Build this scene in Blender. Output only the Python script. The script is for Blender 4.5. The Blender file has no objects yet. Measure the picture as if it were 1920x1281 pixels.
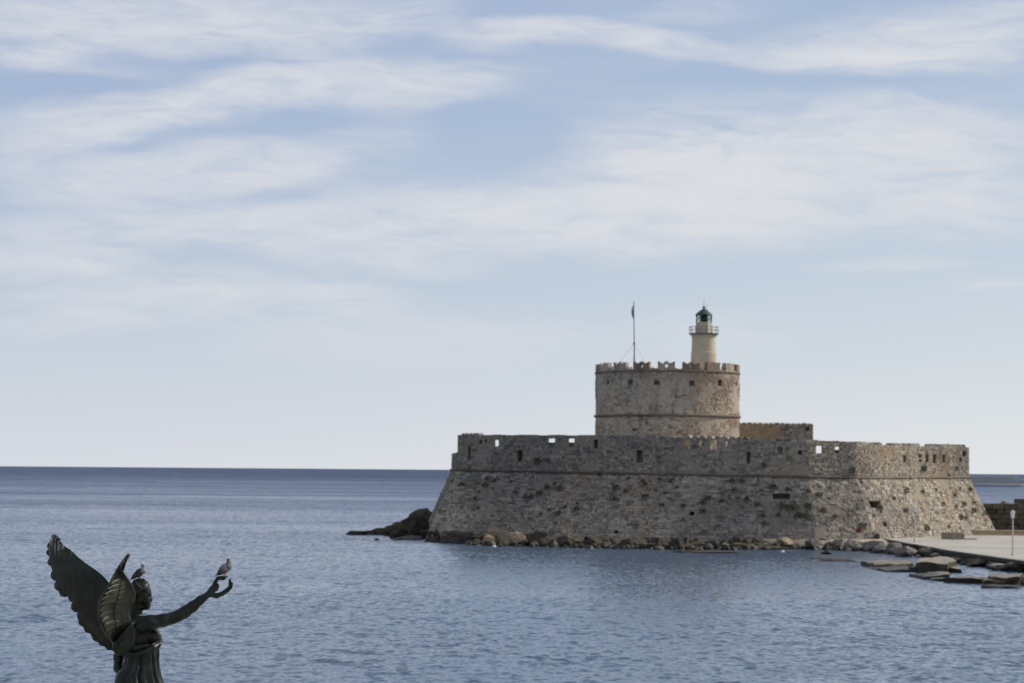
import bpy, bmesh, math, random
import numpy as np
from mathutils import Vector, Matrix, noise
from mathutils.bvhtree import BVHTree

R = math.radians
rnd = random.Random(7)
scene = bpy.context.scene
COL = scene.collection

# ------------------------------------------------------------------ camera
EYE = 8.75                                   # metres above the sea
FPX = 4533.0                                 # focal length in photograph pixels (85 mm on 36 mm)
PITCH = math.atan((881.0 - 640.5) / FPX)
ROLL = 0.0080
cam_d = bpy.data.cameras.new('camera')
cam = bpy.data.objects.new('camera', cam_d)
COL.objects.link(cam)
cam_d.lens = 85.0
cam_d.sensor_width = 36.0
cam_d.clip_start = 0.5
cam_d.clip_end = 120000
CAMM = Matrix.Translation((0, 0, EYE)) @ Matrix.Rotation(math.pi / 2 + PITCH, 4, 'X') @ Matrix.Rotation(ROLL, 4, 'Z')
cam.matrix_world = CAMM
cam_d.dof.use_dof = True
cam_d.dof.focus_distance = 24.0
cam_d.dof.aperture_fstop = 5.0
scene.camera = cam

# ------------------------------------------------------------------ light
SUN_BACK = R(17)          # how far behind the right-hand perpendicular the sun stands
SUN_EL = R(36)
SUN_AZ = math.pi / 2 - SUN_BACK          # azimuth from +Y towards +X
sun_dir = Vector((math.sin(SUN_AZ) * math.cos(SUN_EL), math.cos(SUN_AZ) * math.cos(SUN_EL), math.sin(SUN_EL)))
sl = bpy.data.lights.new('sun', 'SUN')
sl.energy = 3.2
sl.angle = R(0.6)
sl.color = (1.0, 0.93, 0.82)
so = bpy.data.objects.new('sun', sl)
COL.objects.link(so)
so.rotation_euler = (-sun_dir).to_track_quat('-Z', 'Y').to_euler()
so.location = sun_dir * 300

scene.view_settings.view_transform = 'Standard'
scene.view_settings.look = 'None'
scene.view_settings.exposure = 0.25
scene.view_settings.gamma = 1.0
scene.view_settings.use_curve_mapping = False
scene.render.engine = 'CYCLES'
scene.cycles.use_denoising = True
scene.cycles.max_bounces = 6
scene.cycles.caustics_reflective = False
scene.cycles.caustics_refractive = False


class NT:
    """small node-tree writer"""
    def __init__(s, tree):
        s.t = tree
        tree.nodes.clear()

    def n(s, kind, **kw):
        o = s.t.nodes.new(kind)
        for k, v in kw.items():
            setattr(o, k, v)
        return o

    def put(s, v, sock):
        if isinstance(v, bpy.types.NodeSocket):
            s.t.links.new(v, sock)
        else:
            sock.default_value = v

    def m(s, op, a, b=0.0, c=None, clamp=False):
        o = s.n('ShaderNodeMath', operation=op)
        o.use_clamp = clamp
        s.put(a, o.inputs[0])
        s.put(b, o.inputs[1])
        if c is not None:
            s.put(c, o.inputs[2])
        return o.outputs[0]

    def vm(s, op, a, b=None):
        o = s.n('ShaderNodeVectorMath', operation=op)
        s.put(a, o.inputs[0])
        if b is not None:
            s.put(b, o.inputs[1])
        return o.outputs[0]

    def xyz(s, x, y, z):
        o = s.n('ShaderNodeCombineXYZ')
        s.put(x, o.inputs[0]); s.put(y, o.inputs[1]); s.put(z, o.inputs[2])
        return o.outputs[0]

    def sep(s, v):
        o = s.n('ShaderNodeSeparateXYZ')
        s.put(v, o.inputs[0])
        return o.outputs

    def mix(s, f, a, b, blend='MIX'):
        o = s.n('ShaderNodeMix', data_type='RGBA', blend_type=blend)
        s.put(f, o.inputs[0])
        s.put(a if isinstance(a, bpy.types.NodeSocket) else (*a, 1)[:4], o.inputs[6])
        s.put(b if isinstance(b, bpy.types.NodeSocket) else (*b, 1)[:4], o.inputs[7])
        return o.outputs[2]

    def noise(s, vec, scale, detail=4.0, rough=0.55, dist=0.0, out=0):
        o = s.n('ShaderNodeTexNoise')
        if vec is not None:
            s.put(vec, o.inputs['Vector'])
        o.inputs['Scale'].default_value = scale
        o.inputs['Detail'].default_value = detail
        o.inputs['Roughness'].default_value = rough
        o.inputs['Distortion'].default_value = dist
        return o.outputs[out]

    def ss(s, v, lo, hi, tolo=0.0, tohi=1.0):
        o = s.n('ShaderNodeMapRange', interpolation_type='SMOOTHSTEP')
        s.put(v, o.inputs[0])
        o.inputs[1].default_value = lo; o.inputs[2].default_value = hi
        o.inputs[3].default_value = tolo; o.inputs[4].default_value = tohi
        return o.outputs[0]

    def lin(s, v, lo, hi, tolo=0.0, tohi=1.0):
        o = s.n('ShaderNodeMapRange')
        s.put(v, o.inputs[0])
        o.inputs[1].default_value = lo; o.inputs[2].default_value = hi
        o.inputs[3].default_value = tolo; o.inputs[4].default_value = tohi
        return o.outputs[0]

    def ramp(s, v, stops):
        o = s.n('ShaderNodeValToRGB')
        s.put(v, o.inputs[0])
        e = o.color_ramp.elements
        while len(e) < len(stops):
            e.new(0.5)
        for q, (p, c) in zip(e, stops):
            q.position = p
            q.color = (*c, 1)
        return o.outputs[0]


# ------------------------------------------------------------------ sky with cirrus
world = bpy.data.worlds.new('World')
scene.world = world
world.use_nodes = True
w = NT(world.node_tree)
sky = w.n('ShaderNodeTexSky', sky_type='NISHITA')
sky.sun_disc = False
sky.sun_elevation = SUN_EL
sky.sun_rotation = SUN_AZ
sky.altitude = 0
sky.air_density = 1.0
sky.dust_density = 1.2
sky.ozone_density = 1.6
gen = w.n('ShaderNodeTexCoord').outputs['Generated']
dx, dy, dz = w.sep(gen)
az = w.m('MULTIPLY', w.m('ARCTAN2', dx, dy), 180 / math.pi)        # degrees right of the fort's heading
el = w.m('MULTIPLY', w.m('ARCSINE', dz), 180 / math.pi)            # degrees above the sea
DEG = 180 / math.pi / FPX


def sky_at(px, py):                       # photograph pixel -> (azimuth, elevation) in degrees
    d = (CAMM.to_3x3() @ Vector(((px - 960) / FPX, -(py - 640.5) / FPX, -1))).normalized()
    return math.degrees(math.atan2(d.x, d.y)), math.degrees(math.asin(d.z))


# wind-drawn coordinates: clouds are streaks, warped so that no edge is straight
wp = w.noise(w.xyz(w.m('MULTIPLY', az, 0.10), w.m('MULTIPLY', el, 0.32), 3.1), 1.0, 3.0, 0.5, out=1)
wx, wy, wz = w.sep(wp)
azw = w.m('ADD', az, w.m('MULTIPLY', w.m('SUBTRACT', wx, 0.5), 3.4))
elw = w.m('ADD', el, w.m('MULTIPLY', w.m('SUBTRACT', wy, 0.5), 1.25))
wp2 = w.noise(w.xyz(w.m('MULTIPLY', az, 0.5), w.m('MULTIPLY', el, 1.3), 9.7), 1.0, 3.0, 0.55, out=1)
vx, vy, vz = w.sep(wp2)
azw = w.m('ADD', azw, w.m('MULTIPLY', w.m('SUBTRACT', vx, 0.5), 1.3))
elw = w.m('ADD', elw, w.m('MULTIPLY', w.m('SUBTRACT', vy, 0.5), 0.42))


azel = w.xyz(azw, elw, 0.0)


def streak(x0, y0, x1, y1, wid, amp):
    """a cirrus streak between two photograph points; wid in photograph pixels"""
    a0, e0 = sky_at(x0, y0)
    a1, e1 = sky_at(x1, y1)
    L = math.hypot(a1 - a0, e1 - e0)
    mp = w.n('ShaderNodeMapping', vector_type='TEXTURE')
    w.put(azel, mp.inputs[0])
    mp.inputs[1].default_value = ((a0 + a1) / 2, (e0 + e1) / 2, 0)
    mp.inputs[2].default_value = (0, 0, math.atan2(e1 - e0, a1 - a0))
    mp.inputs[3].default_value = (L * .5 + wid * DEG * 4.5, wid * DEG * 2.1, 1)
    gt = w.n('ShaderNodeTexGradient', gradient_type='SPHERICAL')
    w.put(mp.outputs[0], gt.inputs[0])
    return w.ss(gt.outputs[1], 0.0, 0.85), amp


STREAKS = [
    (0, 40, 420, 30, 62, .80), (420, 55, 760, 20, 40, .55), (0, 118, 130, 96, 16, .45),
    (560, 95, 800, 40, 26, .30), (860, 62, 960, 75, 18, .4),
    (930, 62, 1130, 62, 17, .70), (1100, 62, 1330, 108, 18, .75), (1300, 104, 1920, 122, 20, 1.0),
    (1560, 70, 1920, 60, 40, .80), (1180, 30, 1400, 12, 16, .25), (1840, 8, 1920, 4, 12, .5),
    (0, 285, 260, 235, 26, .55), (0, 240, 330, 205, 34, .65), (320, 205, 560, 160, 34, .70),
    (560, 165, 800, 160, 34, .62), (620, 150, 960, 135, 20, .42), (740, 195, 900, 170, 20, .30),
    (40, 335, 420, 330, 34, .70), (300, 300, 640, 312, 26, .42), (420, 345, 560, 320, 24, .45), (640, 275, 800, 245, 26, .22),
    (0, 425, 420, 430, 28, .50), (300, 420, 700, 440, 34, .60), (0, 480, 200, 490, 26, .62),
    (640, 400, 1050, 425, 44, .78), (600, 480, 900, 500, 30, .45), (1000, 430, 1500, 400, 52, .72),
    (1150, 270, 1450, 290, 44, .55), (1300, 340, 1800, 330, 66, .85), (1560, 250, 1920, 270, 44, .62),
    (1100, 360, 1400, 360, 60, .65), (1700, 410, 1920, 390, 34, .5),
    (60, 560, 600, 560, 36, .62), (560, 560, 760, 580, 24, .38), (1500, 505, 1830, 490, 10, .25), (1780, 540, 1920, 540, 12, .25),
    (0, 615, 260, 600, 20, .30), (420, 645, 1100, 640, 34, .45), (1200, 625, 1500, 640, 26, .30),
    (1150, 195, 1900, 175, 30, .14),
    # clear lanes between the bands
    (130, 92, 560, 112, 22, -0.28), (0, 162, 260, 166, 15, -0.23), (40, 290, 350, 288, 11, -0.30), (420, 250, 720, 225, 14, -0.20), (560, 62, 760, 70, 10, -0.17),
    (820, 230, 960, 270, 40, -0.17), (1120, 155, 1900, 160, 22, -0.20), (380, 372, 640, 372, 12, -0.17), (0, 455, 300, 458, 7, -0.17), (0, 520, 360, 530, 10, -0.17),
]
dens = None
for st in STREAKS:
    g, amp = streak(*st)
    dens = w.m('MULTIPLY', g, amp) if dens is None else w.m('MULTIPLY_ADD', g, amp, dens)
# veil elsewhere in the sky: the same wind-drawn cirrus goes on beyond the frame
far = w.noise(w.xyz(w.m('MULTIPLY', azw, 0.055), w.m('MULTIPLY', elw, 0.26), 1.7), 1.0, 5.0, 0.5)
faz = w.ss(w.m('ABSOLUTE', az), 12.0, 19.0)
fel = w.ss(el, 11.0, 16.0)
outside = w.m('MAXIMUM', faz, fel)
veil = w.m('MULTIPLY', w.ss(far, 0.34, 0.66), 0.8)
dens = w.m('ADD', w.m('MULTIPLY', dens, w.m('SUBTRACT', 1.0, w.m('MULTIPLY', outside, 0.9))), w.m('MULTIPLY', veil, w.m('ADD', 0.10, w.m('MULTIPLY', outside, 0.9))))
dens = w.m('MAXIMUM', dens, 0.0)
# fibres
fib = w.noise(w.xyz(w.m('ADD', w.m('MULTIPLY', azw, 0.55), w.m('MULTIPLY', elw, 0.5)), w.m('MULTIPLY', elw, 2.6), 5.0), 1.0, 6.0, 0.6, 0.4)
fib2 = w.noise(w.xyz(w.m('SUBTRACT', w.m('MULTIPLY', azw, 0.25), w.m('MULTIPLY', elw, 0.3)), w.m('MULTIPLY', elw, 1.2), 8.0), 1.0, 4.0, 0.5, 0.2)
dens = w.m('MULTIPLY', dens, w.m('ADD', w.lin(fib, 0.28, 0.72, 0.25, 1.45), w.lin(fib2, 0.3, 0.7, -0.25, 0.25)))
fib3 = w.noise(w.xyz(w.m('ADD', w.m('MULTIPLY', azw, 1.1), w.m('MULTIPLY', elw, 1.6)), w.m('SUBTRACT', w.m('MULTIPLY', elw, 6.5), w.m('MULTIPLY', azw, .35)), 2.0), 1.0, 5.0, 0.62, 0.3)
dens = w.m('MULTIPLY', dens, w.lin(fib3, 0.3, 0.7, 0.80, 1.20))
dens = w.m('MULTIPLY', dens, 1.22)
dens = w.m('SUBTRACT', 1.0, w.m('EXPONENT', w.m('MULTIPLY', dens, -1.25)))
dens = w.m('MULTIPLY', dens, w.ss(el, 0.5, 4.5, 0.25, 1.0))
SKYCOL = w.mix(1.0, sky.outputs[0], (1.0, 1.0, 1.0), 'MULTIPLY')
cloudcol = w.n('ShaderNodeRGB').outputs[0]
cloudcol.default_value = (6.15, 6.22, 6.5, 1)
bgcol = SKYCOL
# sea haze towards the horizon, all round
hz = w.m('MULTIPLY', w.ss(el, 12.0, 40.0, 1.0, 0.25), 0.95)
hzcol = w.ramp(w.lin(el, 0.0, 14.0), [(0.0, (.625, .648, .682)), (.12, (.555, .595, .645)), (.32, (.445, .515, .605)), (.60, (.35, .432, .57)), (1.0, (.28, .365, .535))])
hzcol = w.mix(1.0, hzcol, (10.0, 10.0, 10.0), 'MULTIPLY')
warm = w.ss(az, -16.0, 24.0)                     # paler towards the sun
hzcol = w.mix(1.0, hzcol, w.mix(warm, (.93, .94, .975), (1.09, 1.075, 1.03)), 'MULTIPLY')
bgcol = w.mix(hz, bgcol, hzcol)
bgcol = w.mix(w.m('MULTIPLY', dens, 0.95), bgcol, cloudcol)
bg = w.n('ShaderNodeBackground')
w.put(bgcol, bg.inputs[0])
bg.inputs[1].default_value = 0.10
wo = w.n('ShaderNodeOutputWorld')
w.t.links.new(bg.outputs[0], wo.inputs[0])


# ------------------------------------------------------------------ pixel helpers
def ray(px, py):
    return (CAMM.to_3x3() @ Vector(((px - 960) / FPX, -(py - 640.5) / FPX, -1)))


def P(px, py, Y):                       # point seen at a pixel, at depth Y
    d = ray(px, py)
    return Vector((0, 0, EYE)) + d * (Y / d.y)


def PZ(px, py, z):                      # point seen at a pixel, at height z
    d = ray(px, py)
    return Vector((0, 0, EYE)) + d * ((z - EYE) / d.z)


# ------------------------------------------------------------------ object helpers
def mesh_obj(name, verts, faces, mat=None, parent=None, smooth=False):
    me = bpy.data.meshes.new(name)
    me.from_pydata([tuple(v) for v in verts], [], [tuple(f) for f in faces])
    me.update()
    return link(name, me, mat, parent, smooth)


def link(name, me, mat=None, parent=None, smooth=False):
    if mat is not None and not me.materials:
        me.materials.append(mat)
    if smooth:
        me.polygons.foreach_set('use_smooth', [True] * len(me.polygons))
    o = bpy.data.objects.new(name, me)
    COL.objects.link(o)
    if parent is not None:
        o.parent = parent
    return o


def bm_obj(name, bm, mat=None, parent=None, smooth=False):
    bmesh.ops.recalc_face_normals(bm, faces=bm.faces[:])
    me = bpy.data.meshes.new(name)
    bm.to_mesh(me)
    bm.free()
    return link(name, me, mat, parent, smooth)


def tag(o, label, cat, group=None):
    o['label'] = label
    o['category'] = cat
    if group:
        o['group'] = group
    return o


def kind(o, k):
    o['kind'] = k
    return o


def empty(name, loc=(0, 0, 0), rz=0.0):
    o = bpy.data.objects.new(name, None)
    COL.objects.link(o)
    o.location = loc
    o.rotation_euler = (0, 0, rz)
    o.empty_display_size = 0.3
    return o


def bm_box(bm, c, size, rot=None, bevel=0.0):
    g = bmesh.ops.create_cube(bm, size=1.0)
    vs = g['verts']
    bmesh.ops.scale(bm, vec=size, verts=vs)
    if bevel:
        es = list({e for v in vs for e in v.link_edges})
        r = bmesh.ops.bevel(bm, geom=es, offset=bevel, segments=1, affect='EDGES')
        vs = list({v for f in r['faces'] for v in f.verts} | {v for v in vs if v.is_valid})
    if rot is not None:
        bmesh.ops.rotate(bm, cent=(0, 0, 0), matrix=rot, verts=vs)
    bmesh.ops.translate(bm, vec=c, verts=vs)
    return vs


def bm_tube(bm, pts, rads, seg=10, cap=True):
    """tapered tube through points"""
    rings = []
    n = len(pts)
    pts = [Vector(p) for p in pts]
    up = None
    for i, p in enumerate(pts):
        t = (pts[min(i + 1, n - 1)] - pts[max(i - 1, 0)]).normalized()
        if up is None:
            up = Vector((0, 0, 1)) if abs(t.z) < 0.9 else Vector((1, 0, 0))
        a = t.cross(up)
        if a.length < 1e-4:
            a = t.cross(Vector((1, 0, 0)))
        a.normalize()
        b = a.cross(t).normalized()
        up = b
        r = rads[i] if hasattr(rads, '__len__') else rads
        rings.append([bm.verts.new(p + (a * math.cos(q) + b * math.sin(q)) * r) for q in [2 * math.pi * k / seg for k in range(seg)]])
    for i in range(n - 1):
        for k in range(seg):
            bm.faces.new((rings[i][k], rings[i][(k + 1) % seg], rings[i + 1][(k + 1) % seg], rings[i + 1][k]))
    if cap:
        bm.faces.new(rings[0][::-1])
        bm.faces.new(rings[-1])


def bm_lathe(bm, prof, seg=32, c=(0, 0, 0), rot=0.0, cap=True):
    rings = []
    for r, z in prof:
        rings.append([bm.verts.new((c[0] + r * math.cos(rot + 2 * math.pi * k / seg), c[1] + r * math.sin(rot + 2 * math.pi * k / seg), c[2] + z)) for k in range(seg)])
    for i in range(len(rings) - 1):
        for k in range(seg):
            bm.faces.new((rings[i][k], rings[i][(k + 1) % seg], rings[i + 1][(k + 1) % seg], rings[i + 1][k]))
    if cap:
        bm.faces.new(rings[0][::-1])
        bm.faces.new(rings[-1])


def boolean_cut(o, boxes):
    """cut a list of (matrix, size) boxes out of object o"""
    bm = bmesh.new()
    for M, s in boxes:
        vs = bmesh.ops.create_cube(bm, size=1.0)['verts']
        bmesh.ops.scale(bm, vec=s, verts=vs)
        bmesh.ops.transform(bm, matrix=M, verts=vs)
    me = bpy.data.meshes.new('cutter')
    bm.to_mesh(me); bm.free()
    c = bpy.data.objects.new('cutter', me)
    COL.objects.link(c)
    c.parent = o.parent
    md = o.modifiers.new('cut', 'BOOLEAN')
    md.operation = 'DIFFERENCE'
    md.solver = 'EXACT'
    md.object = c
    dg = bpy.context.evaluated_depsgraph_get()
    dg.update()
    new = bpy.data.meshes.new_from_object(o.evaluated_get(dg), depsgraph=dg)
    o.modifiers.clear()
    old = o.data
    o.data = new
    new.name = o.name
    bpy.data.objects.remove(c)
    bpy.data.meshes.remove(me)
    bpy.data.meshes.remove(old)


# ------------------------------------------------------------------ materials
def material(name):
    m = bpy.data.materials.new(name)
    m.use_nodes = True
    t = NT(m.node_tree)
    b = t.n('ShaderNodeBsdfPrincipled')
    o = t.n('ShaderNodeOutputMaterial')
    t.t.links.new(b.outputs[0], o.inputs[0])
    return m, t, b


def pos(t):
    return t.n('ShaderNodeNewGeometry').outputs['Position']


def bump(t, b, h, strength, dist):
    n = t.n('ShaderNodeBump')
    n.inputs['Strength'].default_value = strength
    n.inputs['Distance'].default_value = dist
    t.put(h, n.inputs['Height'])
    t.put(n.outputs[0], b.inputs['Normal'])


def plain(name, col, rough=0.6, metal=0.0, var=0.15, scale=3.0):
    m, t, b = material(name)
    p = t.n('ShaderNodeTexCoord').outputs['Object']
    f = t.noise(p, scale, 5)
    lo = tuple(c * (1 - var) for c in col)
    hi = tuple(min(1, c * (1 + var)) for c in col)
    t.put(t.mix(t.lin(f, .3, .7), lo, hi), b.inputs['Base Color'])
    b.inputs['Roughness'].default_value = rough
    b.inputs['Metallic'].default_value = metal
    bump(t, b, f, 0.25, 0.02)
    return m


def masonry(name, stops, red=0.35, plaster=0.3):
    """weathered rubble: every stone has its own tone, big stains and lime patches run across them"""
    m, t, b = material(name)
    p = pos(t)
    at = t.n('ShaderNodeAttribute', attribute_name='tint').outputs['Fac']
    orn = t.n('ShaderNodeObjectInfo').outputs['Random']
    tint = t.m('FRACT', t.m('ADD', at, orn))
    c = t.ramp(tint, stops)
    # ochre / rusty zones
    z1 = t.ss(t.noise(p, 0.11, 4, 0.6), 0.50, 0.66)
    c = t.mix(t.m('MULTIPLY', z1, red), c, (0.36, 0.235, 0.14))
    # pale lime wash rests
    z2 = t.ss(t.noise(t.vm('MULTIPLY', p, (0.9, 0.9, 0.55)), 0.22, 5, 0.65), 0.54, 0.68)
    c = t.mix(t.m('MULTIPLY', z2, plaster), c, (0.43, 0.40, 0.37))
    # dark lichen and damp, drawn downwards
    z3 = t.ss(t.noise(t.vm('MULTIPLY', p, (1, 1, 0.45)), 0.5, 6, 0.7), 0.52, 0.72)
    c = t.mix(t.m('MULTIPLY', z3, 0.55), c, (0.10, 0.088, 0.075))
    z4 = t.ss(t.noise(p, 1.25, 4, 0.6), 0.56, 0.70)
    c = t.mix(t.m('MULTIPLY', z4, 0.5), c, (0.085, 0.078, 0.066))
    g = t.noise(p, 2.6, 6, 0.7)
    c = t.mix(1.0, c, t.mix(t.lin(g, .3, .7), (.62, .62, .62), (1.25, 1.22, 1.18)), 'MULTIPLY')
    mac = t.noise(p, 0.075, 3, 0.5)
    c = t.mix(1.0, c, t.mix(t.lin(mac, .35, .65), (.78, .78, .80), (1.2, 1.17, 1.1)), 'MULTIPLY')
    t.put(c, b.inputs['Base Color'])
    b.inputs['Roughness'].default_value = 0.92
    b.inputs['Specular IOR Level'].default_value = 0.2
    bump(t, b, t.m('ADD', g, t.noise(p, 7.0, 4, .7)), 0.7, 0.10)
    return m


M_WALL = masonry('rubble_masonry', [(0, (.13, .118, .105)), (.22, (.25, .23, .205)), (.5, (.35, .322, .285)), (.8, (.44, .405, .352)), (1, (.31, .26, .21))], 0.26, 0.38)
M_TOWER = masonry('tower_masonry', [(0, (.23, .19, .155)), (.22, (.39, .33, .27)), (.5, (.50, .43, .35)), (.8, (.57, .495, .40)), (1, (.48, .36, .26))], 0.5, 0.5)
M_MORTAR = masonry('wall_core', [(0, (.24, .21, .175)), (.5, (.29, .255, .215)), (1, (.33, .29, .24))], 0.3, 0.35)
M_CORDON = masonry('shaded_moulding', [(0, (.13, .115, .095)), (.5, (.17, .15, .125)), (1, (.21, .18, .15))], .2, .15)  # darker than the walls: paints in the shadow line under the ledges
M_LIME = masonry('lime_render', [(0, (.45, .395, .325)), (.5, (.49, .43, .355)), (1, (.52, .455, .375))], 0.42, 0.6)
M_DARKWALL = masonry('dark_sea_wall', [(0, (.04, .036, .03)), (.4, (.075, .066, .054)), (.8, (.12, .107, .088)), (1, (.085, .072, .056))], 0.10, 0.06)


def rock_mat(name, a, bcol, wet=0.55):
    m, t, b = material(name)
    p = pos(t)
    orn = t.n('ShaderNodeObjectInfo').outputs['Random']
    n1 = t.noise(p, 0.9, 7, 0.68)
    n2 = t.noise(p, 4.0, 6, 0.7)
    c = t.mix(t.lin(n1, .32, .68), a, bcol)
    c = t.mix(1.0, c, t.mix(orn, (.7, .7, .7), (1.25, 1.2, 1.12)), 'MULTIPLY')
    c = t.mix(t.m('MULTIPLY', t.ss(n2, .5, .72), .55), c, tuple(q * .35 for q in a))
    # algae band at the waterline
    z = t.sep(p)[2]
    zz = t.m('ADD', z, t.m('MULTIPLY', t.m('SUBTRACT', n1, .5), .7))
    band = t.ss(zz, 0.18, 0.55, 1.0, 0.0)
    c = t.mix(t.m('MULTIPLY', band, wet + .3), c, (.022, .02, .014))
    t.put(c, b.inputs['Base Color'])
    t.put(t.m('SUBTRACT', 0.9, t.m('MULTIPLY', band, .45)), b.inputs['Roughness'])
    b.inputs['Specular IOR Level'].default_value = 0.3
    bump(t, b, t.m('ADD', n1, t.m('MULTIPLY', n2, .4)), 0.8, 0.18)
    return m


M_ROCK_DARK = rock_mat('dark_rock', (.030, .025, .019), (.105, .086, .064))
M_ROCK_TAN = rock_mat('tan_rock', (.16, .128, .092), (.34, .285, .215))
M_ROCK_GREY = rock_mat('grey_rock', (.10, .092, .084), (.26, .24, .215))
M_SLAB = rock_mat('weathered_concrete', (.20, .182, .15), (.36, .335, .285), .6)

# ------------------------------------------------------------------ sea
m, t, b = material('sea_water')
p = pos(t)
px_, py_, pz_ = t.sep(p)
flat = t.xyz(px_, py_, 0.0)


def slopes(scale, detail, rough, sx, amp):
    q = t.noise(t.vm('MULTIPLY', flat, (sx, 1.0, 1.0)), scale, detail, rough, out=1)
    q = t.vm('SUBTRACT', q, (0.5, 0.5, 0.5))
    return t.vm('MULTIPLY', q, (amp, amp, 0))


# rougher outside, calmer in the lee of the fort and the quay
shelter = t.m('ADD', t.ss(py_, 200, 900, 0.0, .5), t.ss(py_, 450, 3000, 0.0, 1.5))
gust = t.noise(t.vm('MULTIPLY', flat, (0.35, 1.0, 1.0)), 0.012, 5, 0.62)
rough_amp = t.m('MULTIPLY', t.m('ADD', 0.62, shelter), t.lin(gust, .3, .7, .55, 1.4))
sl1 = slopes(0.85, 3.0, 0.62, 1.9, 1.75)
sl2 = slopes(0.20, 3.0, 0.55, 1.1, 0.8)
sl3 = slopes(0.035, 3.0, 0.55, 0.8, 0.38)
sl_ = t.vm('ADD', t.vm('ADD', sl1, sl2), sl3)
# reflection shaped by hand: normals all tilt camera-side, mirroring sky above the fort
kx, ky_, kz = t.sep(sl_)
sl_ = t.xyz(kx, t.m('MULTIPLY', t.m('ADD', t.m('MULTIPLY', t.m('POWER', t.m('ABSOLUTE', ky_), 1.5), 2.1), .058), -1.0), 0.0)
sc = t.n('ShaderNodeVectorMath', operation='SCALE')
t.put(sl_, sc.inputs[0]); t.put(rough_amp, sc.inputs[3])
nrm = t.vm('NORMALIZE', t.vm('ADD', sc.outputs[0], (0, 0, 1)))
t.put(nrm, b.inputs['Normal'])
# shallow sandy bay inshore, deep blue outside
t.put(t.mix(t.ss(t.m('ADD', py_, t.m('MULTIPLY', t.m('SUBTRACT', gust, .5), 160.0)), 210, 620), (.054, .090, .142), (.022, .044, .106)), b.inputs['Base Color'])
b.inputs['Roughness'].default_value = 0.10
b.inputs['IOR'].default_value = 1.333
M_SEA = m
S = 40000
sea = mesh_obj('sea', [(-S, -300, 0), (S, -300, 0), (S, S, 0), (-S, S, 0)], [(0, 1, 2, 3)], M_SEA)
kind(sea, 'structure')

# ------------------------------------------------------------------ fort plan
# cordon line: (pixel x, pixel y, depth, pixel y of the wall top)
PLAN = [(847, 881.5, 326, 851), (857.5, 881.7, 304, 815.5), (1180, 888, 291, 817), (1400, 892, 285, 825),
        (1515, 894.2, 284.4, 830), (1603, 896, 287, 833.5), (1817, 895, 311, 839)]
CT = [P(a, bb, Y) for a, bb, Y, tt in PLAN]
TT = [P(a, tt, Y).z for a, bb, Y, tt in PLAN]
CT += [Vector((50, 352, 8.6)), Vector((4, 356, 8.7))]
TT += [11.0, 11.0]
NV = len(CT)
WALK = 10.6
FOOTZ = -0.6
BATTER = 0.44


def offs(i, d):
    a, bq, c = CT[i - 1], CT[i], CT[(i + 1) % NV]
    d1 = (bq - a); d2 = (c - bq)
    n1 = Vector((d1.y, -d1.x, 0)).normalized()
    n2 = Vector((d2.y, -d2.x, 0)).normalized()
    return (n1 + n2) / (1 + n1.dot(n2)) * d


FT = []
for i in range(NV):
    q = CT[i] + offs(i, BATTER * (CT[i].z - FOOTZ))
    FT.append(Vector((q.x, q.y, FOOTZ)))
IN = [CT[i] + offs(i, -1.3) for i in range(NV)]

fort = empty('stone_fortress', (CT[3].x, CT[3].y, 0))
FC = Vector(fort.location)
tag(fort, 'grey stone sea fortress with sloping battered walls around the round tower', 'fortress')


def rel(v):
    return Vector(v) - FC


# talus core
vs = [rel(v) for v in FT] + [rel(v) for v in CT] + [rel((v.x, v.y, WALK)) for v in IN]
fs = []
for i in range(NV):
    j = (i + 1) % NV
    fs.append((i, j, NV + j, NV + i))
    fs.append((NV + i, NV + j, 2 * NV + j, 2 * NV + i))
fs.append(tuple(range(2 * NV, 3 * NV)))
fs.append(tuple(range(NV))[::-1])
talus = mesh_obj('battered_wall', vs, fs, M_MORTAR, fort)


def seg_frame(i):
    j = (i + 1) % NV
    u = CT[j] - CT[i]
    u.z = 0
    L = u.length
    u.normalize()
    return u, Vector((u.y, -u.x, 0)), L


def hit_seg(px, py, i, off=0.0):
    """where the pixel's ray meets the vertical plane of wall segment i"""
    u, n, L = seg_frame(i)
    d = ray(px, py)
    o = Vector((0, 0, EYE))
    k = (CT[i] + n * off - o).dot(n) / d.dot(n)
    return o + d * k


def seg_of(px):
    for i in range(6):
        if PLAN[i][0] <= px <= PLAN[i + 1][0]:
            return i
    return 5


# parapet openings: px, py, w, h (pixels), depth of the hole (None = right through), sill splay
OPEN = [(932, 831, 6, 12, None), (1035, 826, 11, 7.5, None), (1035, 834.6, 11, 9, .35), (1072, 826, 10, 7.5, None), (1072, 834.6, 10, 9, .35), (1117, 833, 8, 17, 1.0),
        (901, 829, 6, 8, .5), (911, 827, 4, 6, .5), (1262, 829, 5, 6, None), (1287.5, 833, 12, 18, None), (1313, 831, 4, 9, None), (1338, 834, 12, 18, None),
        (1363, 832, 4, 8, None), (1463, 845, 9, 13, .45), (1500, 849, 8, 8, .8), (1535, 843, 10, 14, None), (1569, 840.5, 7, 6, None), (1569, 847, 7, 6, .35),
        (1400.5, 858, 13, 22, .9), (974.5, 855, 10, 22, 1.2), (880, 850, 6, 24, .5), (1199, 856, 12, 23, 1.1),
        (1696, 860.5, 5.5, 14, 1.1), (1725, 855, 5.5, 7, 1.1), (1725.5, 864, 5.5, 5, 1.1), (1738, 859.5, 5.5, 15, 1.1), (1752, 860.5, 6, 16, 1.1), (1769.5, 860, 5.5, 15, 1.1),
        (1801, 862, 5, 8, 1.0), (1808, 850.5, 7, 10, 1.0)]
SEGBOX = {i: [] for i in range(NV)}
HOLE = {i: [] for i in range(NV)}
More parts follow.
